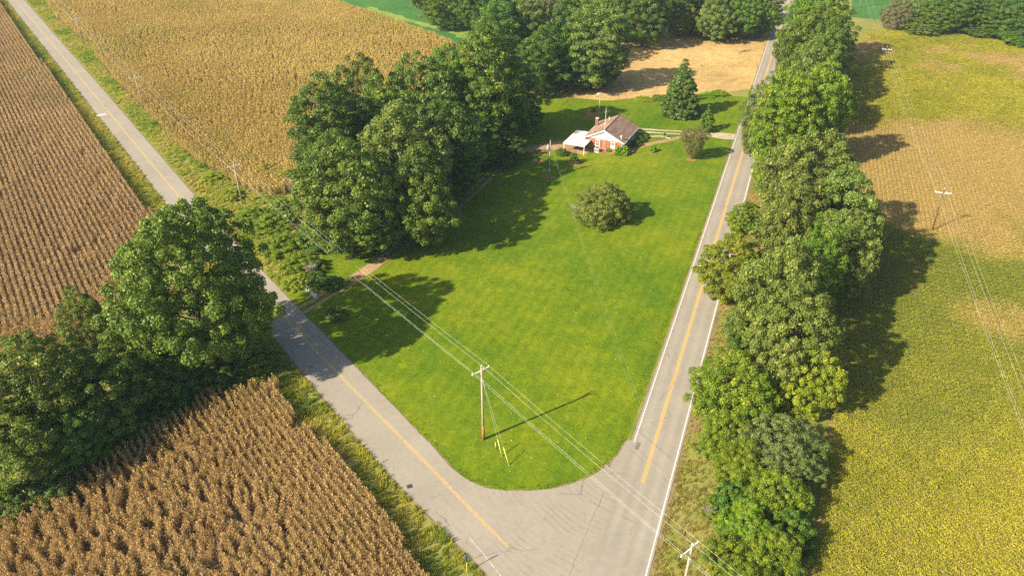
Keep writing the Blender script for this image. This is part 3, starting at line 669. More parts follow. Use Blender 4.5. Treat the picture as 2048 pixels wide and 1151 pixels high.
# ------------------------------------------------------------------ trees
def crown(name, seed, W_, H_, base, shape, nc, nl, leaf, cr, mat, flat=.72, up=.5, lump=.28):
    r = np.random.default_rng(seed); ph = r.uniform(0, 6.28, 8)
    def rad(t):
        if shape == 'round': return np.sqrt(np.clip(1 - (2 * t - 1) ** 2, 0, 1)) * np.where(t < .5, 1, .98)
        if shape == 'broad': return np.clip(1 - np.abs((t - .38) / .62) ** 2.2, 0, 1) ** .55 * np.where(t < .38, .75 + .25 * t / .38, 1)
        if shape == 'tall': return np.clip(1 - np.abs((t - .42) / .58) ** 2, 0, 1) ** .6
        if shape == 'cone': return np.clip(1.0 - t, 0, 1) ** .54 * np.clip(t / .06, .8, 1) + .03
        if shape == 'vase': return np.clip(.35 + 1.0 * t, 0, 1) * np.sqrt(np.clip(1 - ((t - .55) / .5) ** 4, 0.02, 1))
        return np.sqrt(np.clip(1 - t ** 2, 0, 1)) * np.clip(.8 + t, 0, 1)          # dome
    cand = []
    need = nc * 14
    t = r.random(need * 3); a = r.uniform(0, 6.283, need * 3); f = r.uniform(.35, 1, need * 3) ** .6 * np.where(r.random(need * 3) < .07, r.uniform(1.02, 1.2, need * 3), 1)
    R0 = rad(t); keep = r.random(len(t)) < (R0 + .12); t, a, f, R0 = t[keep], a[keep], f[keep], R0[keep]
    lumpf = 1 + lump * (np.sin(2 * a + ph[0] + 3 * t) * .5 + np.sin(3 * a + ph[1] - 5 * t) * .35 + np.sin(5 * a + ph[2] + 9 * t) * .3)
    RR = np.maximum(W_ / 2 * R0 * np.minimum(lumpf, 1.12) - cr * .55, 0) * f
    zz = base + (H_ - base - cr * .7) * t * (1 + .07 * np.sin(2 * a + ph[3])) + cr * .2
    C = np.stack([RR * np.cos(a), RR * np.sin(a), zz], 1)[:need]
    ch = [0]; dist = np.linalg.norm(C - C[0], axis=1)
    for _ in range(nc - 1):
        j = int(np.argmax(dist + r.uniform(0, cr * .9, len(C)))); ch.append(j); dist = np.minimum(dist, np.linalg.norm(C - C[j], axis=1))
    C = C[ch]; cen = np.array([0, 0, base + (H_ - base) * .4])
    crs = cr * r.uniform(.65, 1.3, nc); ctint = r.random(nc)
    ci = np.repeat(np.arange(nc), nl); ci = ci[r.random(len(ci)) < np.clip((crs[ci] / cr) ** 2, .3, 1.0)]
    n = len(ci); out = C[ci] - cen; out /= np.linalg.norm(out, axis=1, keepdims=True) + 1e-6
    d = r.normal(size=(n, 3)) + out * .7 + np.array([0, 0, up]); d /= np.linalg.norm(d, axis=1, keepdims=True)
    rr_ = crs[ci][:, None] * (r.random((n, 1)) ** .33) * r.uniform(.8, 1.12, (n, 1))
    pos = C[ci] + d * rr_ * np.array([1, 1, flat])
    pos[:, 2] = np.maximum(pos[:, 2], .06)
    nrm = d * .9 + r.normal(size=(n, 3)) * .55 + np.array([0, 0, .35])
    tint = .55 * r.random(n) + .45 * ctint[ci]
    me = leaf_cloud(name, pos, nrm, leaf * np.clip(r.lognormal(-.08, .38, n), .4, 2.0), tint, mat, r)
    return me, C
def trunk_mesh(name, seed, H_, base, C, rad0, mat, limbs=14, low=False):
    r = random.Random(seed); m = MB(); top = base + (H_ - base) * .62; x0 = 0.0; pts = []
    for i in range(7):
        f = i / 6; pts.append((r.gauss(0, .10) * f * 2, r.gauss(0, .10) * f * 2, f * top))
    m.tube(pts, [rad0 * (1.25 if i == 0 else 1) * (1 - .78 * i / 6) for i in range(7)], 8)
    idx = list(range(len(C))); r.shuffle(idx)
    for j in idx[:limbs]:
        c = Vector(C[j]); z0 = max(base * .6, min(top * .95, c.z * r.uniform(.35, .7))); f = z0 / top; k = min(5, int(f * 6)); st = Vector(pts[k]).lerp(Vector(pts[k + 1]), f * 6 - k)
        md = st.lerp(c, .5) + Vector((r.gauss(0, .3), r.gauss(0, .3), r.uniform(.1, .7)))
        rd = rad0 * .34 * (1 - f * .5)
        m.tube([st, md, c], [rd, rd * .6, rd * .2], 5, cap=False)
    return m.mesh(name, True)
KIND = {}
def proto(key, W_, H_, base, shape, nc, nl, leaf, cr, seed, rad0=.35, limbs=14, bark='bark', **kw):
    cm, C = crown('crown', seed, W_, H_, base, shape, nc, nl, leaf, cr, M['oak'], **kw)
    tm = trunk_mesh('trunk', seed, H_, base, C, rad0, None, limbs); tm.materials.append(M[bark])
    cm.materials.clear(); cm.materials.append(None); KIND[key] = (W_, H_, cm, tm, {})
proto('oak', 25, 20, 3.2, 'broad', 460, 323, 0.296, 1.25, 1, .5, 24, lump=.25)
proto('roundA', 15, 16, 2.2, 'round', 215, 288, 0.266, 1.12, 2, .34, 14)
proto('roundB', 15, 16, 1.8, 'broad', 220, 288, 0.266, 1.10, 3, .34, 14, lump=.38)
proto('roundC', 14, 15, 1.5, 'round', 200, 288, 0.252, 1.05, 4, .3, 12, lump=.42)
proto('tallA', 13, 20, 2.0, 'tall', 230, 288, 0.266, 1.12, 5, .36, 14)
proto('tallB', 13, 20, 2.0, 'tall', 220, 288, 0.252, 1.05, 6, .36, 14, lump=.45)
proto('dense', 11, 10, .5, 'broad', 230, 262, 0.192, .78, 7, .2, 8)
proto('feather', 12, 9, .3, 'dome', 240, 280, 0.178, .85, 8, .14, 14, lump=.4, flat=.9)
proto('loose', 13, 10, .5, 'broad', 230, 245, 0.192, .85, 9, .15, 40, 'greybark', lump=.5)
proto('shrubA', 6, 4, .1, 'dome', 80, 297, 0.148, .55, 10, .05, 8)
proto('shrubB', 6, 4, .1, 'dome', 74, 297, 0.155, .58, 12, .05, 8, lump=.45)
proto('cone', 10, 16, .2, 'cone', 260, 297, 0.252, .85, 13, .3, 8, flat=.8, lump=.14)
proto('smallcone', 5, 8, .2, 'cone', 90, 280, 0.163, .5, 14, .12, 6, lump=.2)
proto('vase', 8, 8, .5, 'vase', 150, 260, 0.133, .75, 15, .08, 60, lump=.3, flat=.95)
proto('bush', 12, 8, .2, 'dome', 280, 262, 0.163, .75, 16, .12, 30, lump=.3)
proto('ball', 2, 1.6, .05, 'dome', 40, 262, 0.081, .26, 17, .04, 4, lump=.08)
MATC = {}
def plant(kind, mat, cx, cy, w_px, h, label, name='tree', cat='tree', group=None, zc=.55, at=None, rot=None, wm=None):
    """cx, cy: where the middle of the crown is sighted; w_px its width on the plan; h height in metres"""
    W_, H_, cm, tm, cache = KIND[kind]
    q = P(cx, cy, h * zc) if at is None else Vector((at[0], at[1], 0)); wid = w_px * metres_per_px(q) if wm is None else wm
    e = empty(name, (q.x, q.y, 0), rnd.uniform(0, 6.28) if rot is None else rot)
    e.scale = (wid / W_, wid / W_ * rnd.uniform(.94, 1.06), h / H_)
    tr = link('trunk', tm, None, e); cr_ = link('crown', cm, None, e); cr_.material_slots[0].link = 'OBJECT'; cr_.material_slots[0].material = M[mat]
    if name in ('shrub', 'bush'): tr.name = 'stems'; cr_.name = 'foliage'
    tag(e, label, cat, group)
    return e
T_ = plant
# --- left roadside
G1 = 'trees at the road bend left'
T_('oak', 'oak', 377, 556, 325, 25.5, 'huge spreading oak overhanging the straight road', 'oak_tree', group=G1, rot=.4, zc=.60)
T_('tallB', 'green_leaf', 166, 645, 95, 13, 'narrow pointed dark tree rising from the corn headland left of the huge oak', group=G1)
T_('roundC', 'oak', 272, 690, 125, 11, 'rounded lower tree tucked against the left foot of the huge oak', group=G1)
T_('roundA', 'oak', 70, 780, 245, 16, 'big tree at the left edge of the picture below the corn headland', group=G1)
T_('roundB', 'oak', 190, 790, 190, 12, 'dark tree in shade between the left edge tree and the huge oak', group=G1)
T_('tallA', 'oak', 30, 890, 190, 12, 'lighter lumpy tree at the left edge just above the near corn', group=G1)
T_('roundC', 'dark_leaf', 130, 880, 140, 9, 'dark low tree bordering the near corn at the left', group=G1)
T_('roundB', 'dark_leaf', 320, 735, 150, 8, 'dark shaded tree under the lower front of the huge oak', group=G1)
T_('smallcone', 'green_leaf', 30, 975, 60, 5, 'small light green sapling at the left edge beside the near corn', group=G1)
G2 = 'brush under the oak'
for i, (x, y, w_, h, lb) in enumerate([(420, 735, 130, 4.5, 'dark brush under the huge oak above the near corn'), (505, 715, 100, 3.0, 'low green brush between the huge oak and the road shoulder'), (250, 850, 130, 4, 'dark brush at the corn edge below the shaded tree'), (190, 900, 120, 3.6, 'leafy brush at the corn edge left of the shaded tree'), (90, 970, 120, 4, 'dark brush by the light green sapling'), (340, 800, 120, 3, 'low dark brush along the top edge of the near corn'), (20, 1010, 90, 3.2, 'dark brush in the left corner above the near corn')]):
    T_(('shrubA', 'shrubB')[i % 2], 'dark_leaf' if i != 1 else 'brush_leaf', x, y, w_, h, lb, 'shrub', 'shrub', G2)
# --- brush between road and wood
G3 = 'brush beside the road by the wood'
for i, (x, y, w_, h, lb, mt) in enumerate([(505, 425, 64, 2.0, 'round green bush at the foot of the pole by the golden corn', 'brush_leaf'), (545, 440, 84, 2.8, 'leafy green bush just right of that pole', 'brush_leaf'), (570, 482, 90, 3.0, 'tall bright brush opposite the oak crown', 'brush_leaf'), (602, 522, 80, 2.6, 'bright green brush above the stone pile', 'brush_leaf'), (622, 470, 84, 4.0, 'vine covered brush against the left side of the wood', 'green_leaf'), (560, 410, 66, 2.4, 'green bush under the wires at the corn corner', 'brush_leaf'),
    (635, 555, 50, 2.6, 'small dark green bush right of the stone pile', 'dark_leaf'), (662, 562, 46, 2.2, 'small bright bush nearest the farm track', 'green_leaf'), (590, 560, 60, 1.8, 'low yellowish weeds left of the stone pile', 'weed_leaf'), (535, 338, 60, 2.6, 'pale yellow green weeds standing in the corner of the golden corn', 'weed_leaf'), (575, 350, 64, 2.6, 'pale yellow weeds next to the wood at the golden corn', 'weed_leaf'),
    (430, 350, 60, 1.6, 'low pale weeds on the verge left of the pole', 'weed_leaf'), (460, 385, 60, 1.7, 'low pale weeds on the verge at the pole foot', 'weed_leaf'), (412, 322, 44, 1.4, 'green weed clump on the verge below the golden corn', 'brush_leaf'), (315, 245, 26, 1.2, 'small green weed clump beside the second pole', 'brush_leaf')]):
    T_(('shrubA', 'shrubB')[i % 2], mt, x, y, w_, h, lb, 'shrub', 'shrub', G3)
q = P(672, 622); T_('shrubA', 'silver_leaf', 672, 624, 46, 1.6, 'grey green bush with white blossom at the lawn edge by the road', 'shrub', 'shrub')
# --- the wood between corn and lawn
G4 = 'trees of the wood beside the lawn'
WOOD = [
 ('tallA', 'dark_leaf', 655, 275, 165, 19, 'dark green tree forming the left corner of the wood at the golden corn'),
 ('roundA', 'grey_leaf', 718, 215, 150, 18, 'pale topped tree at the left rear of the wood'),
 ('tallB', 'green_leaf', 775, 250, 150, 17, 'bright green tree in the middle of the left wood'),
 ('roundB', 'grey_leaf', 840, 205, 150, 17, 'grey green tree at the rear edge of the wood by the corn'),
 ('roundC', 'green_leaf', 900, 185, 130, 17, 'round green tree at the rear of the wood below the tall light one'),
 ('tallA', 'green_leaf', 972, 160, 170, 21, 'tallest light green tree of the wood, left of the house'),
 ('tallB', 'green_leaf', 1030, 188, 115, 14, 'green tree at the right end of the wood facing the house'),
 ('roundA', 'grey_leaf', 800, 320, 190, 17, 'grey green tree in the middle front of the wood'),
 ('roundB', 'oak', 690, 385, 190, 17, 'big glossy tree at the front left of the wood above the brush'),
 ('roundC', 'dark_leaf', 880, 285, 160, 16, 'dark tree in the wood behind the farm track'),
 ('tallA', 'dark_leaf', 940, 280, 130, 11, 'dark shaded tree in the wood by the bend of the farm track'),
 ('roundB', 'oak', 835, 390, 170, 14, 'glossy tree at the front of the wood overhanging the farm track'),
 ('roundC', 'oak', 745, 435, 150, 12, 'low glossy tree at the front corner of the wood nearest the lawn'),
 ('roundA', 'dark_leaf', 905, 350, 120, 11, 'dark low tree on the lawn side of the wood'),
 ('roundA', 'green_leaf', 672, 425, 100, 10, 'leafy low tree on the roadside corner of the wood'),
 ('dense', 'dark_leaf', 1000, 295, 100, 5.5, 'dark low tree at the right foot of the wood'),
 ('dense', 'green_leaf', 1046, 226, 70, 7, 'small green tree at the wood end beside the back lawn')]
for k, mt, x, y, w_, h, lb in WOOD: T_(k, mt, x, y, w_, h * (1.33 if h > 12.5 else 1.0), lb, group=G4)
G5 = 'trees of the far wood'
FARW = [
 ('tallA', 'dark_leaf', 1000, 60, 115, 22, 'tall dark tree between the tallest light tree and the far green field'),
 ('roundA', 'grey_leaf', 1050, 60, 105, 20, 'grey green tree behind the tall dark one'),
 ('roundC', 'brown_leaf', 1085, 55, 90, 19, 'brownish thin tree in the far wood'),
 ('tallB', 'dark_leaf', 1080, 120, 110, 18, 'dark shaded tree in the gap behind the house lawn'),
 ('roundB', 'dark_leaf', 1115, 110, 110, 18, 'dark tree left of the big tree by the hay field'),
 ('tallA', 'grey_leaf', 1195, 85, 125, 24, 'big grey green tree standing at the left end of the hay field'),
 ('roundB', 'dark_leaf', 1190, 140, 90, 9, 'dark low tree at the foot of the big hay field tree'),
 ('roundA', 'dark_leaf', 1150, 50, 120, 21, 'dark tree behind the big hay field tree'),
 ('tallB', 'green_leaf', 895, 5, 100, 17, 'tree at the left end of the far wood above the green field'),
 ('roundC', 'dark_leaf', 955, 12, 90, 17, 'second tree from the left end of the far wood'),
 ('roundA', 'grey_leaf', 850, -12, 80, 14, 'tree at the very top edge above the green field'),
 ('roundB', 'dark_leaf', 1090, -8, 110, 22, 'dark tree at the top edge left of the middle'),
 ('roundA', 'dark_leaf', 1240, 10, 110, 22, 'dark tree at the top edge above the big hay field tree'),
 ('tallA', 'dark_leaf', 1290, 20, 95, 22, 'tall dark tree behind the left part of the hay field'),
 ('roundC', 'grey_leaf', 1358, 32, 70, 13, 'small pale tree at the rear edge of the hay field'),
 ('roundA', 'dark_leaf', 1335, -4, 100, 22, 'dark tree at the top edge behind the small pale tree'),
 ('roundB', 'grey_leaf', 1430, 34, 85, 15, 'spreading grey green tree at the middle rear of the hay field'),
 ('tallB', 'dark_leaf', 1405, -10, 95, 22, 'dark tree at the top edge behind the spreading one'),
 ('roundA', 'green_leaf', 1485, 30, 75, 15, 'green tree at the right rear of the hay field'),
 ('roundC', 'green_leaf', 1525, 36, 66, 12, 'green tree nearest the road at the rear of the hay field'),
 ('roundB', 'dark_leaf', 1478, -12, 95, 21, 'dark tree at the top edge right of the middle'),
 ('tallA', 'brown_leaf', 1535, -2, 70, 15, 'brownish green tree at the top edge left of the road'),
 ('dense', 'green_leaf', 1450, 55, 60, 5, 'low bush line piece at the rear edge of the hay field'),
 ('dense', 'grey_leaf', 1395, 52, 50, 5, 'low pale bush at the rear edge of the hay field')]
for k, mt, x, y, w_, h, lb in FARW: T_(k, mt, x, y, w_, h, lb, group=G5)
# --- tree line along the big road
G6 = 'trees of the line along the big road'
LINE = [
 ('tallA', 'green_leaf', 1632, 30, 125, 20, 'tall light green tree at the far end of the roadside line'),
 ('tallB', 'green_leaf', 1665, 75, 90, 16, 'green tree on the field side near the far end of the line'),
 ('roundA', 'green_leaf', 1618, 95, 115, 17, 'round green tree third from the far end of the line'),
 ('roundC', 'green_leaf', 1650, 130, 100, 14, 'green tree on the field side behind the grey one'),
 ('roundB', 'green_leaf', 1592, 140, 70, 9, 'small green tree leaning to the road near the far end'),
 ('roundB', 'grey_leaf', 1612, 172, 125, 15, 'grey green tree behind the yellow green maple'),
 ('roundA', 'lime_leaf', 1640, 225, 115, 17, 'yellow green maple on the field side of the line'),
 ('tallA', 'lime_leaf', 1572, 235, 120, 17, 'bright green maple leaning over the road opposite the house'),
 ('loose', 'grey_leaf', 1518, 228, 75, 12, 'thin grey green tree overhanging the road opposite the house'),
 ('loose', 'grey_leaf', 1680, 195, 60, 9, 'small rounded grey tree at the bean field side of the maple'),
 ('dense', 'green_leaf', 1590, 305, 110, 7, 'low green growth under the maples'),
 ('dense', 'lime_leaf', 1545, 345, 80, 8, 'bright yellow green small tree at the road below the maples'),
 ('roundA', 'grey_leaf', 1620, 375, 190, 16, 'largest grey green tree of the line, broad crown'),
 ('roundB', 'grey_leaf', 1680, 445, 150, 14, 'grey green tree on the field side of the largest one'),
 ('roundC', 'grey_leaf', 1585, 455, 130, 13, 'grey green tree between the largest one and the olive tree'),
 ('dense', 'lime_leaf', 1487, 432, 66, 5.5, 'small bright green tree at the road above the olive tree'),
 ('dense', 'olive_leaf', 1466, 530, 135, 10, 'dense olive and orange tinged tree at the road edge'),
 ('roundC', 'grey_leaf', 1690, 510, 120, 11, 'grey tree bulging over the bean field'),
 ('tallB', 'green_leaf', 1635, 530, 95, 13, 'green feathery tree between the grey ones'),
 ('roundA', 'grey_leaf', 1560, 600, 165, 14, 'grey green tree right below the olive tree'),
 ('roundB', 'grey_leaf', 1590, 680, 150, 12, 'grey green tree above the yellow tree'),
 ('dense', 'dark_leaf', 1510, 660, 110, 7, 'dark low tree at the road edge below the olive tree'),
 ('feather', 'lime_leaf', 1475, 765, 170, 8, 'feathery bright green tree leaning to the road'),
 ('dense', 'yellow_leaf', 1624, 755, 115, 10, 'yellow autumn tree beside the bean field'),
 ('loose', 'silver_leaf', 1562, 885, 160, 6.5, 'silvery loose tree below the yellow one'),
 ('feather', 'brush_leaf', 1455, 860, 120, 5, 'yellowish green bushy tree on the road side of the silvery one'),
 ('feather', 'lime_leaf', 1490, 925, 120, 5, 'bright leafy small tree below the yellowish one'),
 ('loose', 'silver_leaf', 1590, 935, 110, 5.5, 'small silvery tree at the bean field edge'),
 ('feather', 'brush_leaf', 1555, 985, 130, 5.5, 'leafy green tree in the lower part of the line'),
 ('shrubA', 'dark_leaf', 1470, 990, 90, 3.6, 'dark bluish bush in the lower part of the line'),
 ('feather', 'lime_leaf', 1500, 1045, 120, 4.5, 'bright green bushy tree above the bottom pole'),
 ('shrubB', 'dark_leaf', 1585, 1050, 110, 4, 'dark bush at the bean field edge near the bottom'),
 ('feather', 'brush_leaf', 1545, 1105, 140, 5, 'green bushy tree at the bottom right of the pole'),
 ('shrubA', 'lime_leaf', 1460, 1105, 100, 3.6, 'leafy bush directly behind the bottom pole'),
 ('feather', 'brush_leaf', 1500, 1175, 150, 4.5, 'green bush cut by the bottom edge'),
 ('shrubB', 'brush_leaf', 1440, 890, 70, 2.6, 'low green bush on the road side of the line'),
 ('shrubB', 'brush_leaf', 1425, 1010, 60, 1.8, 'small weedy bush at the verge above the bottom pole')]
for k, mt, x, y, w_, h, lb in LINE:
    sh = h < 6; T_(k, mt, x, y, w_ * 1.03, h * (1.38 if h > 15.5 else 1.48 if h > 10 else 1.1), lb, 'shrub' if sh else 'tree', 'shrub' if sh else 'tree', G6)
G7 = 'hedgerow trees at the far right'
for i, (k, mt, x, y, w_, h, lb) in enumerate([
 ('loose', 'brown_leaf', 1795, 25, 60, 11, 'thin pale tree at the left end of the far hedgerow'), ('loose', 'grey_leaf', 1830, 20, 60, 12, 'thin pointed tree second from the left in the far hedgerow'),
 ('roundB', 'green_leaf', 1872, 28, 80, 11, 'round green tree third from the left in the far hedgerow'), ('roundA', 'dark_leaf', 1925, 20, 95, 14, 'large green tree in the middle of the far hedgerow'),
 ('roundC', 'green_leaf', 1975, 28, 80, 12, 'green tree right of the middle in the far hedgerow'), ('roundB', 'dark_leaf', 2020, 30, 90, 13, 'green tree at the right edge of the far hedgerow'), ('roundA', 'dark_leaf', 2075, 38, 90, 13, 'last hedgerow tree cut by the right edge'),
 ('dense', 'green_leaf', 1965, 58, 80, 4, 'low hedge growth under the middle of the far hedgerow'), ('dense', 'green_leaf', 2040, 75, 80, 4, 'low hedge growth at the right edge of the far hedgerow'), ('dense', 'grey_leaf', 1850, 52, 80, 5, 'low hedge growth at the left part of the far hedgerow')]):
    T_(k, mt, x, y, w_, h, lb, group=G7)
# --- garden plants
T_('cone', 'magnolia_leaf', 0, 0, 0, 14.0, 'large dark cone shaped evergreen on the front lawn', 'evergreen_tree', 'evergreen', at=P(1358, 232), wm=9.6)
T_('smallcone', 'green_leaf', 0, 0, 0, 6.4, 'small cone shaped tree between driveway and big evergreen', 'evergreen_tree', 'evergreen', at=P(1411, 262), wm=4.6)
T_('vase', 'rust_leaf', 0, 0, 0, 7.2, 'reddish brown vase shaped tree beside the driveway', 'small_tree', 'tree', at=P(1383, 318), wm=6.2)
T_('bush', 'bush_leaf', 0, 0, 0, 7.8, 'large round grey green bush alone in the lawn', 'bush', 'bush', at=P(1206, 440), wm=11.2)
T_('ball', 'box_leaf', 0, 0, 0, 2.1, 'left of the two clipped box balls at the house corner', 'bush', 'bush', 'clipped box balls', at=P(1236, 309), wm=2.3)
T_('ball', 'box_leaf', 0, 0, 0, 2.1, 'right of the two clipped box balls at the house corner', 'bush', 'bush', 'clipped box balls', at=P(1250, 309), wm=2.4)
T_('ball', 'box_leaf', 0, 0, 0, 1.6, 'lone round clipped bush on the lawn right of the house', 'bush', 'bush', at=P(1305, 303), wm=2.3)
T_('shrubA', 'dark_leaf', 0, 0, 0, 1.6, 'dark shrub below the carport corner', 'shrub', 'shrub', at=P(1124, 309), wm=3.4)
T_('smallcone', 'dark_leaf', 0, 0, 0, 2.9, 'small dark tree in a mulch ring near the carport', 'small_tree', 'tree', at=P(1148, 326), wm=2.6)
T_('shrubB', 'dark_leaf', 0, 0, 0, 1.5, 'shrub bed plant at the front porch corner', 'shrub', 'shrub', 'porch shrubs', at=P(1272, 291), wm=2.6)
T_('shrubA', 'green_leaf', 0, 0, 0, 1.5, 'shrub bed plant in the middle of the front porch', 'shrub', 'shrub', 'porch shrubs', at=P(1280, 284), wm=2.4)
T_('shrubB', 'rust_leaf', 0, 0, 0, 1.2, 'brownish shrub at the far end of the front porch', 'shrub', 'shrub', 'porch shrubs', at=P(1291, 277), wm=2.0)
T_('shrubA', 'box_leaf', 0, 0, 0, 1.0, 'bright leafy plant beside the air conditioner', 'shrub', 'shrub', at=P(1218, 303), wm=1.3)
T_('shrubB', 'green_leaf', 0, 0, 0, 1.1, 'little plant in the round bed behind the house', 'shrub', 'shrub', at=P(1187, 224), wm=1.2)
for i, (x, y, w_, h, mt, lb) in enumerate([(1416, 193, 5, 1.2, 'box_leaf', 'long low green weeds on the lawn edge right of the big evergreen'), (1440, 189, 5, 1.2, 'box_leaf', 'low bright weeds at the hay field edge toward the road'), (1395, 196, 4, 1.0, 'lime_leaf', 'low weeds directly right of the big evergreen'), (1318, 197, 5, .8, 'lime_leaf', 'low weeds left of the big evergreen at the hay edge'), (1290, 199, 5, .7, 'weed_leaf', 'pale low weeds along the hay edge behind the house')]):
    T_(('shrubA', 'shrubB')[i % 2], mt, 0, 0, 0, h, lb, 'shrub', 'weeds', 'weeds along the hay edge', at=P(x, y), wm=w_)
def disc(name, c, r, z, mat, n=18):
    pts = [Vector((c.x + math.cos(a) * r * rnd.uniform(.85, 1.15), c.y + math.sin(a) * r * rnd.uniform(.85, 1.15), z)) for a in np.linspace(0, 6.283, n, endpoint=False)]
    return sheet(name, pts, z, mat, 0, world=True)
for (x, y, r) in [(1148, 327, 1.6), (1187, 226, 2.2), (1075, 322, 1.3), (1089, 306, 1.2), (1383, 319, 1.1), (1100, 354, 1.0), (1305, 304, 1.3)]:
    disc('mulch_bed', P(x, y), r, .034, M['mulch'])
sheet('mulch_bed', [(1198, 308), (1262, 310), (1285, 290), (1300, 276), (1290, 272), (1262, 292), (1240, 303), (1200, 300)], .034, M['mulch'], .2, 1.0)
# bare shrubs
def bare(name, label, c, h, wd, seed, mat='greybark'):
    r = random.Random(seed); e = empty(name, c); m = MB()
    for i in range(34):
        a = r.uniform(0, 6.283); d = wd / 2 * r.uniform(.3, 1); tip = Vector((math.cos(a) * d, math.sin(a) * d, h * r.uniform(.6, 1)))
        md = tip * .5 + Vector((r.gauss(0, .15), r.gauss(0, .15), h * .12)); m.tube([(r.gauss(0, .1), r.gauss(0, .1), 0), md, tip], [.05, .03, .012], 4, False)
        for j in range(4):
            s = md.lerp(tip, r.uniform(0, .9)); t2 = s + Vector((r.gauss(0, .45), r.gauss(0, .45), r.uniform(.2, .7))); m.tube([s, t2], [.022, .008], 3, False)
    m.build('stems', M[mat], e); tag(e, label, 'shrub')
bare('bare_shrub', 'leafless grey shrub between the golden corn and the wood', P(590, 395), 4.6, 4.5, 3)
bare('bare_shrub', 'dead brown shrub behind the stone pile', P(622, 553), 2.6, 2.0, 4)
bare('bare_shrub', 'bare white branched shrub at the left side of the big lawn bush', P(1150, 428), 2.2, 3.4, 5)
bare('bare_shrub', 'leafless twiggy shrub on the verge by the bottom pole', P(1412, 1030), 1.6, 1.3, 6)
# fallen branch in the hay
e = empty('fallen_branch', P(1490, 104), .5); m = MB(); m.tube([(-2.6, 0, .15), (0, .2, .5), (2.4, 0, .2)], [.1, .14, .05], 6); m.build('stem', M['bark'], e)
for k in range(5):
    m = MB(); x0 = -1.8 + k * .9; m.tube([(x0, .1, .3), (x0 + .5, rnd.uniform(-.9, .9), rnd.uniform(.4, 1.0))], [.06, .02], 5); m.build('twig', M['bark'], e)
tag(e, 'dark fallen branch lying on the hay field', 'branch')
# stone pile
m = MB()
for i in range(46):
    f = rnd.random(); q = P(598 + 34 * f + rnd.uniform(-5, 5), 566 + 28 * f + rnd.uniform(-4, 4)); s = rnd.uniform(.15, .42)
    n0 = len(m.v); m.box((q.x, q.y, s * .35), (s * rnd.uniform(.8, 1.4), s, s * .8), rnd.uniform(0, 3), .6)
o = m.build('rubble', M['rock']); tag(o, 'pile of pale broken stones at the roadside ditch', 'rubble', kind='stuff')

# ------------------------------------------------------------------ utility poles and wires
def utility_pole(base, top_h, arm_dir, label, group, r0=.17, wood='pole', butt=None, arm=2.5, lean=(0, 0), extras=None):
    e = empty('utility_pole', base); lx, ly = lean
    def axis(z): return Vector((lx * z / top_h, ly * z / top_h, z))
    m = MB(); m.tube([axis(0), axis(top_h * .5), axis(top_h)], [r0, r0 * .82, r0 * .64], 10); m.build('shaft', M[wood], e, True)
    if butt:
        m = MB(); m.tube([axis(0.02), axis(butt)], [r0 * 1.06, r0 * 1.0], 10); m.build('treated_butt', M['poleorange'], e, True)
    a = Vector(arm_dir).normalized(); ang = math.atan2(a.y, a.x); za = top_h - .75; c = axis(za); side = Vector((-a.y, a.x, 0)) * (r0 * .64 + .07)
    att = {}
    if arm:
        m = MB(); m.box(tuple(c + side), (arm, .12, .14), ang); m.build('crossarm', M['crossarm'], e)
        for sgn in (-1, 1):
            m = MB(); m.tube([c + side * 1.1 + a * sgn * arm * .3 + Vector((0, 0, -.05)), c + side * .7 + Vector((0, 0, -.75))], .018, 5); m.build('brace', M['steel'], e)
        spots = {'left': c + side - a * arm * .47, 'right': c + side + a * arm * .47, 'inner': c + side + a * arm * .2}
    else: spots = {}
    spots['top'] = axis(top_h)
    for kx, s in spots.items():
        m = MB(); m.tube([s + Vector((0, 0, .05)), s + Vector((0, 0, .16)), s + Vector((0, 0, .2)), s + Vector((0, 0, .30))], [.03, .05, .085, .05], 8); m.build('insulator', M['insul'], e, True)
        att[kx] = Vector(base) + s + Vector((0, 0, .3))
    att['neutral'] = Vector(base) + axis(top_h - 1.9) + Vector((a.y, -a.x, 0)) * .22
    m = MB(); m.tube([axis(top_h - 1.9), axis(top_h - 1.9) + Vector((a.y, -a.x, 0)) * .22], .035, 6); m.build('neutral_bracket', M['steel'], e)
    tag(e, label, 'utility pole', group)
    return e, att
def wire(label, pts, group, sag=.012, r=.008, name='power_wire', mat='wire'):
    m = MB(); path = []
    for a, b in zip(pts[:-1], pts[1:]):
        L = (b - a).length; k = 18
        for j in range(k):
            f = j / k; q = a.lerp(b, f); q.z -= 4 * sag * L * f * (1 - f); path.append(q)
    path.append(pts[-1]); m.tube(path, r, 5, True)
    o = m.build(name, M[mat], None, True); return tag(o, label, 'power wire', group)
LP = [P(90, 9), P(168, 90), P(288, 219), P(485, 408), P(967, 878), P(1384, 1090, 10.6)]
LP[5].z = 0
LP = [LP[0] + (LP[0] - LP[1])] + LP + [LP[5] + (LP[5] - LP[4])]
HT = [9.5, 9.5, 9.3, 9.3, 9.2, 12.2, 10.6, 10.6]
LB = ['', 'utility pole at the top left edge beside the straight road', 'second utility pole from the top left along the golden corn', 'third utility pole from the top left along the golden corn', 'utility pole at the lower corner of the golden corn', 'tall utility pole with rusty orange foot standing alone on the lawn corner', 'utility pole cut by the bottom edge beside the tree line', '']
attL = []
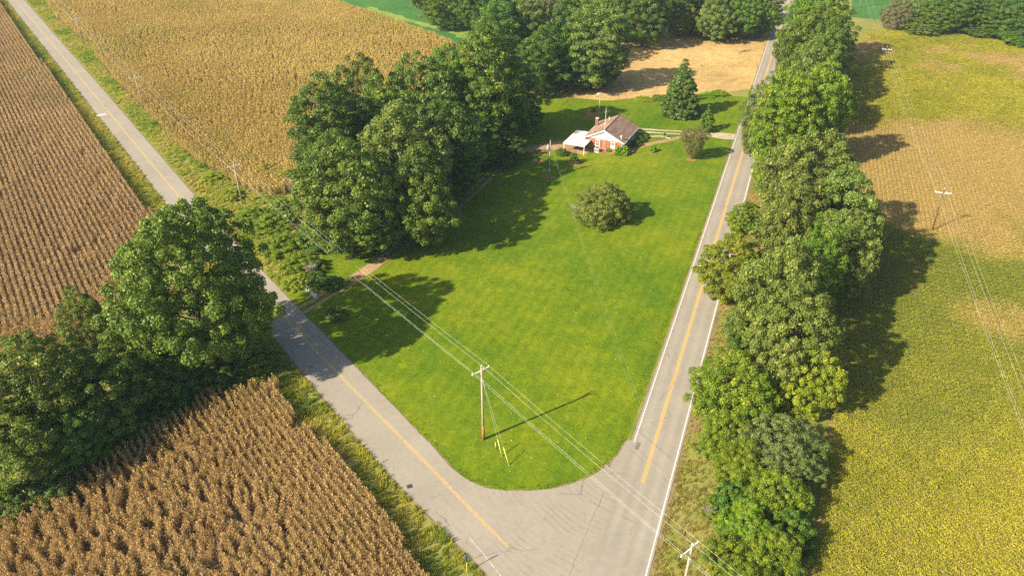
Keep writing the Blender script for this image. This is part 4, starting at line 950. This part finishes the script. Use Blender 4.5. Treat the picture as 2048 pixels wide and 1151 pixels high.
for i, b in enumerate(LP):
    d = (LP[min(i + 1, len(LP) - 1)] - LP[max(i - 1, 0)]).normalized(); a = Vector((d.y, -d.x, 0))
    if a.x < 0: a = -a
    if LB[i]:
        e, at = utility_pole(b, HT[i], a, LB[i], 'poles of the line beside the straight road', .19 if i == 5 else .16, butt=2.4 if i == 5 else None, arm=2.6)
        attL.append(at)
        if i == 6: last_at = at
    else:
        c = Vector((b.x, b.y, HT[i])); attL.append({'left': c - a * 1.2 - Vector((0, 0, .4)), 'right': c + a * 1.2 - Vector((0, 0, .4)), 'inner': c, 'top': c + Vector((0, 0, .3)), 'neutral': c - Vector((0, 0, 1.9))})
for kx, lb in (('left', 'overhead wire on the road side ends of the crossarms'), ('top', 'overhead wire over the tops of the straight road poles'), ('right', 'overhead wire on the lawn side ends of the crossarms'), ('neutral', 'lowest overhead wire below the crossarms of the straight road poles')):
    wire(lb, [q[kx] for q in attL], 'wires beside the straight road', .009)
# guy wires, guards and marker on the lawn
at5 = attL[5]; top5 = Vector((LP[5].x, LP[5].y, 10.6))
for (gx, gy, tx, ty, lb) in [(1018, 930, 1005, 885, 'right guy wire of the lawn pole with yellow guard'), (1004, 912, 993, 873, 'left guy wire of the lawn pole with yellow guard')]:
    g0 = P(gx, gy); dv = top5 - g0; e = empty('guy_wire', g0)
    m = MB(); m.tube([Vector((0, 0, 0)), dv], .008, 5); m.build('cable', M['wire'], e)
    m = MB(); m.tube([dv * .005, dv * (2.5 / dv.length)], .05, 8); m.build('guard', M['guard'], e, True)
    m = MB(); m.tube([Vector((0, 0, 0)), dv * (.35 / dv.length)], [.07, .03], 6); m.build('anchor', M['steel'], e)
    tag(e, lb, 'guy wire', 'guy wires of the lawn pole')
e = empty('marker_post', P(991, 896)); m = MB(); m.tube([(0, 0, 0), (0, 0, 1.1)], .05, 8); m.build('post', M['guard'], e, True)
m = MB(); m.tube([(0, 0, 1.1), (0, 0, 1.18), (0, 0, 1.22)], [.06, .06, .02], 8); m.build('cap', M['poleorange'], e, True)
tag(e, 'short yellow marker post beside the guy wires', 'marker post')
# right-hand line
B2, B3, B4 = P(1864, 462), P(1766, 147), P(1718, 16)
t2 = P(1884, 386, 8.3); far = P(2048, 875, 6.2); dd = (far - t2); dd.z = 0; dd.normalize(); B1 = B2 + dd * 100
RPL = [B1, B2, B3, B4, B4 + (B4 - B3)]; attR = []
for i, b in enumerate(RPL):
    d = (RPL[max(i - 1, 0)] - RPL[min(i + 1, 4)]).normalized(); a = Vector((d.y, -d.x, 0))
    if a.x < 0: a = -a
    if i in (1, 2, 3):
        e, at = utility_pole(b, (0, 8.9, 8.0, 9.0)[i], a, ('', 'dark utility pole in the bean field nearest the camera', 'dark utility pole in the far part of the bean field', 'pale utility pole beyond the bean field at the top edge')[i], 'poles of the line in the bean field', .15, 'polebrown' if i < 3 else 'pole', arm=2.7, lean=((0, 0), (-.5, 0), (-.9, 0), (0, 0))[i])
        attR.append(at)
    else:
        c = Vector((b.x, b.y, 8.5)); attR.append({'left': c - a * 1.25, 'right': c + a * 1.25, 'inner': c + a * .5, 'top': c, 'neutral': c - Vector((0, 0, 1.6))})
for kx, lb in (('left', 'overhead wire on the tree line side of the bean field poles'), ('inner', 'middle overhead wire along the bean field poles'), ('right', 'overhead wire on the outer side of the bean field poles'), ('neutral', 'lowest overhead wire of the bean field poles')):
    wire(lb, [q[kx] for q in attR], 'wires over the bean field', .009, .0085)
# service pole by the house
sb = P(1098, 353); e = empty('service_pole', sb); m = MB(); m.tube([(0, 0, 0), (.05, 0, 4.3), (.1, 0, 8.6)], [.15, .13, .1], 10); m.build('shaft', M['pole'], e, True)
m = MB(); m.tube([(-.42, -.1, 6.4), (-.42, -.1, 6.5), (-.42, -.1, 7.35), (-.42, -.1, 7.45)], [.2, .27, .27, .2], 12); tf = m.build('transformer', M['grey'], e, True)
m = MB(); m.tube([(-.42, -.1, 7.42), (-.42, -.1, 7.75)], [.05, .03], 8); m.build('bushing', M['insul'], tf, True)
m = MB(); m.box((.12, 0, 6.9), (.5, .06, .08)); m.build('bracket', M['steel'], e); m = MB(); m.box((-.05, -.2, 1.6), (.22, .16, .5)); m.build('meter_box', M['grey'], e)
m = MB(); m.tube([(-.2, -.03, .1), (-.2, -.03, 6.4)], .03, 6); m.build('conduit', M['dark'], e)
tag(e, 'service pole with grey transformer on the shaded lawn', 'utility pole')
stp = sb + Vector((.1, 0, 8.2)); a6 = attL[6]
wire('upper service wire from the house pole across the lawn', [stp, a6['top'] - Vector((0, 0, .2))], 'service wires', .012, .0055, mat='duskwire')
wire('lower service wire from the house pole across the lawn', [stp - Vector((-.15, 0, 1.0)), a6['neutral'] + Vector((.1, 0, -.2))], 'service wires', .012, .0055, mat='duskwire')
# bird feeder hooks
for (x, y, lb) in [(1075, 322, 'thin shepherd hook left of the service pole'), (1090, 306, 'thin shepherd hook between service pole and wood')]:
    e = empty('feeder_hook', P(x, y)); m = MB(); m.tube([(0, 0, 0), (0, 0, 2.0), (.12, 0, 2.25), (.35, 0, 2.25), (.42, 0, 2.05)], .03, 6); m.build('hook', M['dark'], e)
    m = MB(); m.tube([(.42, 0, 1.6), (.42, 0, 1.7), (.42, 0, 1.95), (.42, 0, 2.02)], [.1, .12, .1, .02], 8); m.build('feeder', M['dark'], e)
    tag(e, lb, 'feeder hook', 'feeder hooks on the lawn')

# ------------------------------------------------------------------ house
hA, hB = P(1168, 274, 2.75), P(1248, 287, 2.75)
HH = math.radians(65)                                   # heading of the ridge
hv = Vector((math.cos(HH), math.sin(HH), 0)); hu = Vector((hv.y, -hv.x, 0))
hc = (hA + hB) / 2; hc.z = 0; HW = (hB - hA).dot(hu) / 2; HL = 11.6
house = empty('house', hc, math.atan2(hu.y, hu.x)); tag(house, 'brick house with brown gable roof and white gable end', 'house')
WX = HW - .45; EZ = 2.75; RISE = 2.3
# local axes: x across the gable, y along the ridge away from the viewer
m = MB(); m.box((-.0, .35 + (HL - .8) / 2 , EZ / 2 + .01), (0, 0, 0))
m = MB()
x0, x1, y0, y1 = -WX, WX, .45, HL - .45; px0 = WX - 1.9; pyc = 6.2      # front porch recess on the right, far half
poly = [(x0, y0), (x1, y0), (x1, pyc), (px0, pyc), (px0, y1), (x0, y1)]
m.prism([(a, b, 0.0) for a, b in poly], (0, 0, EZ)); m.build('wall', M['brick'], house)
m = MB(); m.prism([(-HW + .25, y0 - .012, EZ - .05), (HW - .25, y0 - .012, EZ - .05), (0, y0 - .012, EZ + RISE - .14)], (0, .1, 0)); m.build('gable_siding', M['whitetrim'], house)
m = MB(); m.prism([(-HW + .25, y1 - .09, EZ - .05), (HW - .25, y1 - .09, EZ - .05), (0, y1 - .09, EZ + RISE - .14)], (0, .1, 0)); m.build('gable_siding', M['whitetrim'], house)
m = MB(); th = .16
for s in (-1, 1):
    m.prism([(s * HW, 0, EZ - .12), (0, 0, EZ + RISE), (0, 0, EZ + RISE + th), (s * HW * 1.01, 0, EZ - .12 + th)], (0, HL, 0))
roof = m.build('roof', M['roof'], house)
m = MB(); m.tube([(0, -.02, EZ + RISE + th), (0, HL + .02, EZ + RISE + th)], .09, 6); m.build('ridge_cap', plain('dark_ridge', (.12, .07, .055)), roof)
for s in (-1, 1):
    for yy in (-.045, HL + .002):
        m = MB(); m.prism([(s * HW * 1.01, yy, EZ - .26), (s * .001, yy, EZ + RISE - .12), (s * .001, yy, EZ + RISE + .1), (s * HW * 1.01, yy, EZ - .04)], (0, .043, 0)); m.build('barge_board', M['whitetrim'], roof)
    m = MB(); m.box((s * (HW * 1.01 + .07), HL / 2, EZ - .1), (.12, HL - .1, .12)); m.build('gutter', M['whitetrim'], roof)
m = MB(); m.box((-HW * .9, 7.6, 2.45), (.7, .6, 4.9)); ch = m.build('chimney', plain('dark_brick', (.24, .12, .08), .9, var=.3), house)
m = MB(); m.box((-HW * .9, 7.6, 4.95), (.82, .72, .1)); m.build('cap', M['patch'], ch)
for (a, b, h) in [(-1.6, 8.2, 1.1), (-2.3, 4.6, .5), (-3.6, 1.8, .35), (HW * .75, 1.4, .5), (HW * .82, .9, .35), (-2.2, 6.2, .4)]:
    zz = EZ + RISE * (1 - abs(a) / HW) + th - .05; m = MB(); m.tube([(a, b, zz - .1), (a, b, zz + h)], .06, 8); m.build('vent_pipe', M['whitetrim'], roof, True)
m = MB(); zz = EZ + RISE * (1 - .82) + th; m.tube([(HW * .8, 1.15, zz), (HW * .8, 1.15, zz + .45)], .03, 6); m.build('dish_mount', M['grey'], roof)
m = MB(); dm = Vector((HW * .8, 1.1, zz + .6)); dn = Vector((.2, -.8, .5)).normalized(); m.tube([dm - dn * .06, dm, dm + dn * .07], [.08, .2, .30], 12); m.build('satellite_dish', M['insul'], roof, True)
for wx in (-WX + 2.9, WX - 2.35):
    m = MB(); ww, wh, wz = 1.0, 1.35, 1.65
    for (c, s) in [((wx, y0 - .03, wz + wh / 2), (ww + .16, .09, .1)), ((wx, y0 - .03, wz - wh / 2), (ww + .2, .12, .1)), ((wx - ww / 2, y0 - .03, wz), (.08, .088, wh - .1)), ((wx + ww / 2, y0 - .03, wz), (.08, .088, wh - .1)), ((wx, y0 - .028, wz), (ww - .08, .07, .06))]: m.box(c, s)
    wf = m.build('window', M['whitetrim'], house); m = MB(); m.box((wx, y0 - .006, wz + wh / 4), (ww - .08, .03, wh / 2 - .11)); m.build('pane', M['glass'], wf)
    m = MB(); m.box((wx, y0 - .008, wz - wh / 4), (ww - .08, .03, wh / 2 - .11)); m.build('pane', M['glass'] if wx < 0 else M['insul'], wf)
    for s in (-1, 1): m = MB(); m.box((wx + s * (ww / 2 + .33), y0 - .03, wz), (.46, .06, wh + .15)); m.build('shutter', M['shutter'], house)
for (yy, xx) in ((pyc + .2, x1 - .1), (y1 - .2, x1 - .1), ((pyc + y1) / 2 + .3, x1 - .1)):
    m = MB(); m.box((xx, yy, 1.33), (.16, .16, 2.64)); m.build('porch_post', M['whitetrim'], house)
m = MB(); m.box(((px0 + x1) / 2 + .05, (pyc + y1) / 2, .07), (x1 - px0 - .04, y1 - pyc - .04, .14)); m.build('porch_floor', M['patch'], house)
m = MB(); m.box((px0 + .03, pyc + 1.9, 1.15), (.06, .95, 2.05)); dr = m.build('door', M['whitetrim'], house); m = MB(); m.tube([(px0 + .06, pyc + 2.25, 1.1), (px0 + .13, pyc + 2.25, 1.1)], .04, 8); m.build('handle', M['dark'], dr)
for yy in (2.2, 4.4):
    m = MB(); m.box((x1 + .02, yy, 1.65), (.08, 1.1, 1.35)); wf = m.build('window', M['whitetrim'], house); m = MB(); m.box((x1 + .045, yy, 1.65), (.06, .94, 1.19)); m.build('pane', M['glass'], wf)
for yy in (2.6, 8.6):
    m = MB(); m.box((x0 - .02, yy, 1.65), (.08, 1.1, 1.35)); wf = m.build('window', M['whitetrim'], house); m = MB(); m.box((x0 - .045, yy, 1.65), (.06, .94, 1.19)); m.build('pane', M['glass'], wf)
for xx in (-2.2, 2.2):
    m = MB(); m.box((xx, y1 + .02, 1.65), (1.1, .08, 1.35)); wf = m.build('window', M['whitetrim'], house); m = MB(); m.box((xx, y1 + .045, 1.65), (.94, .06, 1.19)); m.build('pane', M['glass'], wf)
m = MB(); m.tube([(x1 - .05, y0 - .08, .1), (x1 - .05, y0 - .08, EZ - .2)], .05, 6); m.build('downpipe', M['whitetrim'], house)
m = MB(); m.box((-WX + 2.1, y0 - .06, .95), (.3, .12, .4)); m.build('meter_box', M['grey'], house)
def hl(x, y, z=0): return hc + hu * x + hv * y + Vector((0, 0, z))
hrot = math.atan2(hu.y, hu.x)
# antenna mast in front of the gable
e = empty('antenna_mast', hl(.15, -.35), hrot); m = MB(); m.tube([(0, 0, 0), (0, 0, 5.5), (0, 0, 10.8)], [.05, .045, .03], 8); m.build('mast', M['insul'], e, True)
m = MB(); m.box((0, .2, 4.6), (.08, .42, .05)); m.build('wall_bracket', M['steel'], e)
tag(e, 'tall thin antenna mast against the white gable', 'mast')
# air conditioner
e = empty('air_conditioner', hl(-1.2, -1.0), hrot); m = MB(); m.box((0, 0, .55), (1.15, 1.0, .9)); bd = m.build('case', M['grey'], e)
m = MB(); m.box((0, 0, .05), (1.5, 1.25, .1)); m.build('base_slab', M['patch'], e)
for k in range(4): m = MB(); m.box((0, -.51, .3 + k * .17), (1.05, .03, .07)); m.build('grille_slat', M['dark'], bd)
m = MB(); m.tube([(0, 0, 1.0), (0, 0, 1.03)], .36, 14); m.build('fan_guard', M['dark'], bd)
tag(e, 'grey boxy air conditioner standing by the gable wall', 'air conditioner')
# carport
ZC = 2.12
e = empty('carport', hl(-5.9, -1.9), hrot); ox, oy = -5.9, -1.9
foot = [(-8.6, -4.2), (-3.25, -4.2), (-3.25, .3), (-4.98, .3), (-4.98, 4.9), (-8.6, 4.9)]
m = MB(); m.prism([(x - ox, y - oy, ZC) for x, y in foot], (0, 0, .06)); rf = m.build('roof', M['tin'], e)
for k in range(9):
    xx = -8.3 + k * .6; ye = .2 if xx > -5.1 else 4.8; m = MB(); m.box((xx - ox, (-4.1 + ye) / 2 - oy, ZC + .085), (.05, ye + 4.1, .05)); m.build('rib', M['tin'], rf)
m = MB(); m.box((-5.925 - ox, -4.24 - oy, ZC - .01), (5.35, .07, .14)); m.build('fascia', M['whitetrim'], e)
m = MB(); m.box((-8.64 - ox, .35 - oy, ZC - .01), (.07, 9.1, .14)); m.build('fascia', M['whitetrim'], e)
for (xx, yy) in ((-8.45, -4.05), (-3.4, -4.05), (-8.45, .3), (-8.45, 4.75)):
    m = MB(); m.box((xx - ox, yy - oy, ZC / 2), (.12, .12, ZC - .01)); m.build('post', M['whitetrim'], e)
tag(e, 'flat white metal carport attached to the left side of the house', 'carport')
# yard light behind the house
e = empty('yard_light', P(1197, 243)); m = MB(); m.tube([(0, 0, 0), (0, 0, 4), (0, 0, 7.6)], [.12, .1, .08], 8); m.build('pole', M['pole'], e, True)
m = MB(); m.tube([(0, 0, 7.2), (-.35, 0, 7.45)], .03, 6); m.build('arm', M['steel'], e); m = MB(); m.tube([(-.4, 0, 7.1), (-.4, 0, 7.25), (-.4, 0, 7.45), (-.4, 0, 7.55)], [.24, .26, .16, .08], 10); m.build('lamp_head', M['insul'], e, True)
tag(e, 'tall thin yard light pole behind the house', 'yard light')
e = empty('mailbox', P(1328, 276), .3); m = MB(); m.box((0, 0, .5), (.14, .14, 1.0)); m.build('post', M['dark'], e); m = MB(); m.box((.1, 0, 1.12), (.55, .3, .28)); m.build('box', M['dark'], e); tag(e, 'small dark post box by the garden path', 'mailbox')
# road sign seen from behind
sb = P(934.5, 1141); sd = (P(630, 775) - P(856, 1028)).normalized(); ang = math.atan2(sd.y, sd.x)
e = empty('road_sign', sb, ang - math.pi / 2)                # local +y faces the oncoming lane
m = MB(); m.box((0, 0, 1.35), (.07, .05, 2.7)); m.build('post', M['dark'], e); m = MB(); m.box((0, -.03, .75), (.16, .06, 1.5)); m.build('post_guard', M['guard'], e)
oc = [(math.cos(math.pi / 8 + k * math.pi / 4) * .5, .03, 2.3 + math.sin(math.pi / 8 + k * math.pi / 4) * .5) for k in range(8)]
m = MB(); m.prism(oc, (0, .012, 0)); pl = m.build('plate', M['grey'], e)
m = MB(); m.prism([(x * .98, .044, 2.3 + (z - 2.3) * .98) for x, y, z in oc], (0, .004, 0)); m.build('red_face', M['redsign'], pl)
tag(e, 'octagonal road sign seen from its grey back at the bottom edge', 'road sign')
# small pale post by the oak
e = empty('marker_post', P(478, 668)); m = MB(); m.box((0, 0, .6), (.12, .08, 1.2)); m.build('post', M['whitetrim'], e); m = MB(); m.box((0, -.05, 1.2), (.3, .03, .35)); m.build('reflector', M['insul'], e); tag(e, 'small white marker post in the shade of the huge oak', 'marker post')

# ------------------------------------------------------------------ air
hz = MB(); hz.box((0, 500, 39), (2600, 1400, 82)); k = NT('haze_air'); k.t.nodes.remove(k.b)
pv = k.n('ShaderNodeVolumePrincipled'); pv.inputs['Color'].default_value = (0.62, 0.86, 1.0, 1); pv.inputs['Density'].default_value = 0.00012; pv.inputs['Anisotropy'].default_value = 0.0
k.l(pv.outputs[0], k.out.inputs['Volume']); o = hz.build('haze', k.m); o['kind'] = 'stuff'; tag(o, 'thin pale haze in the air over the fields', 'haze')
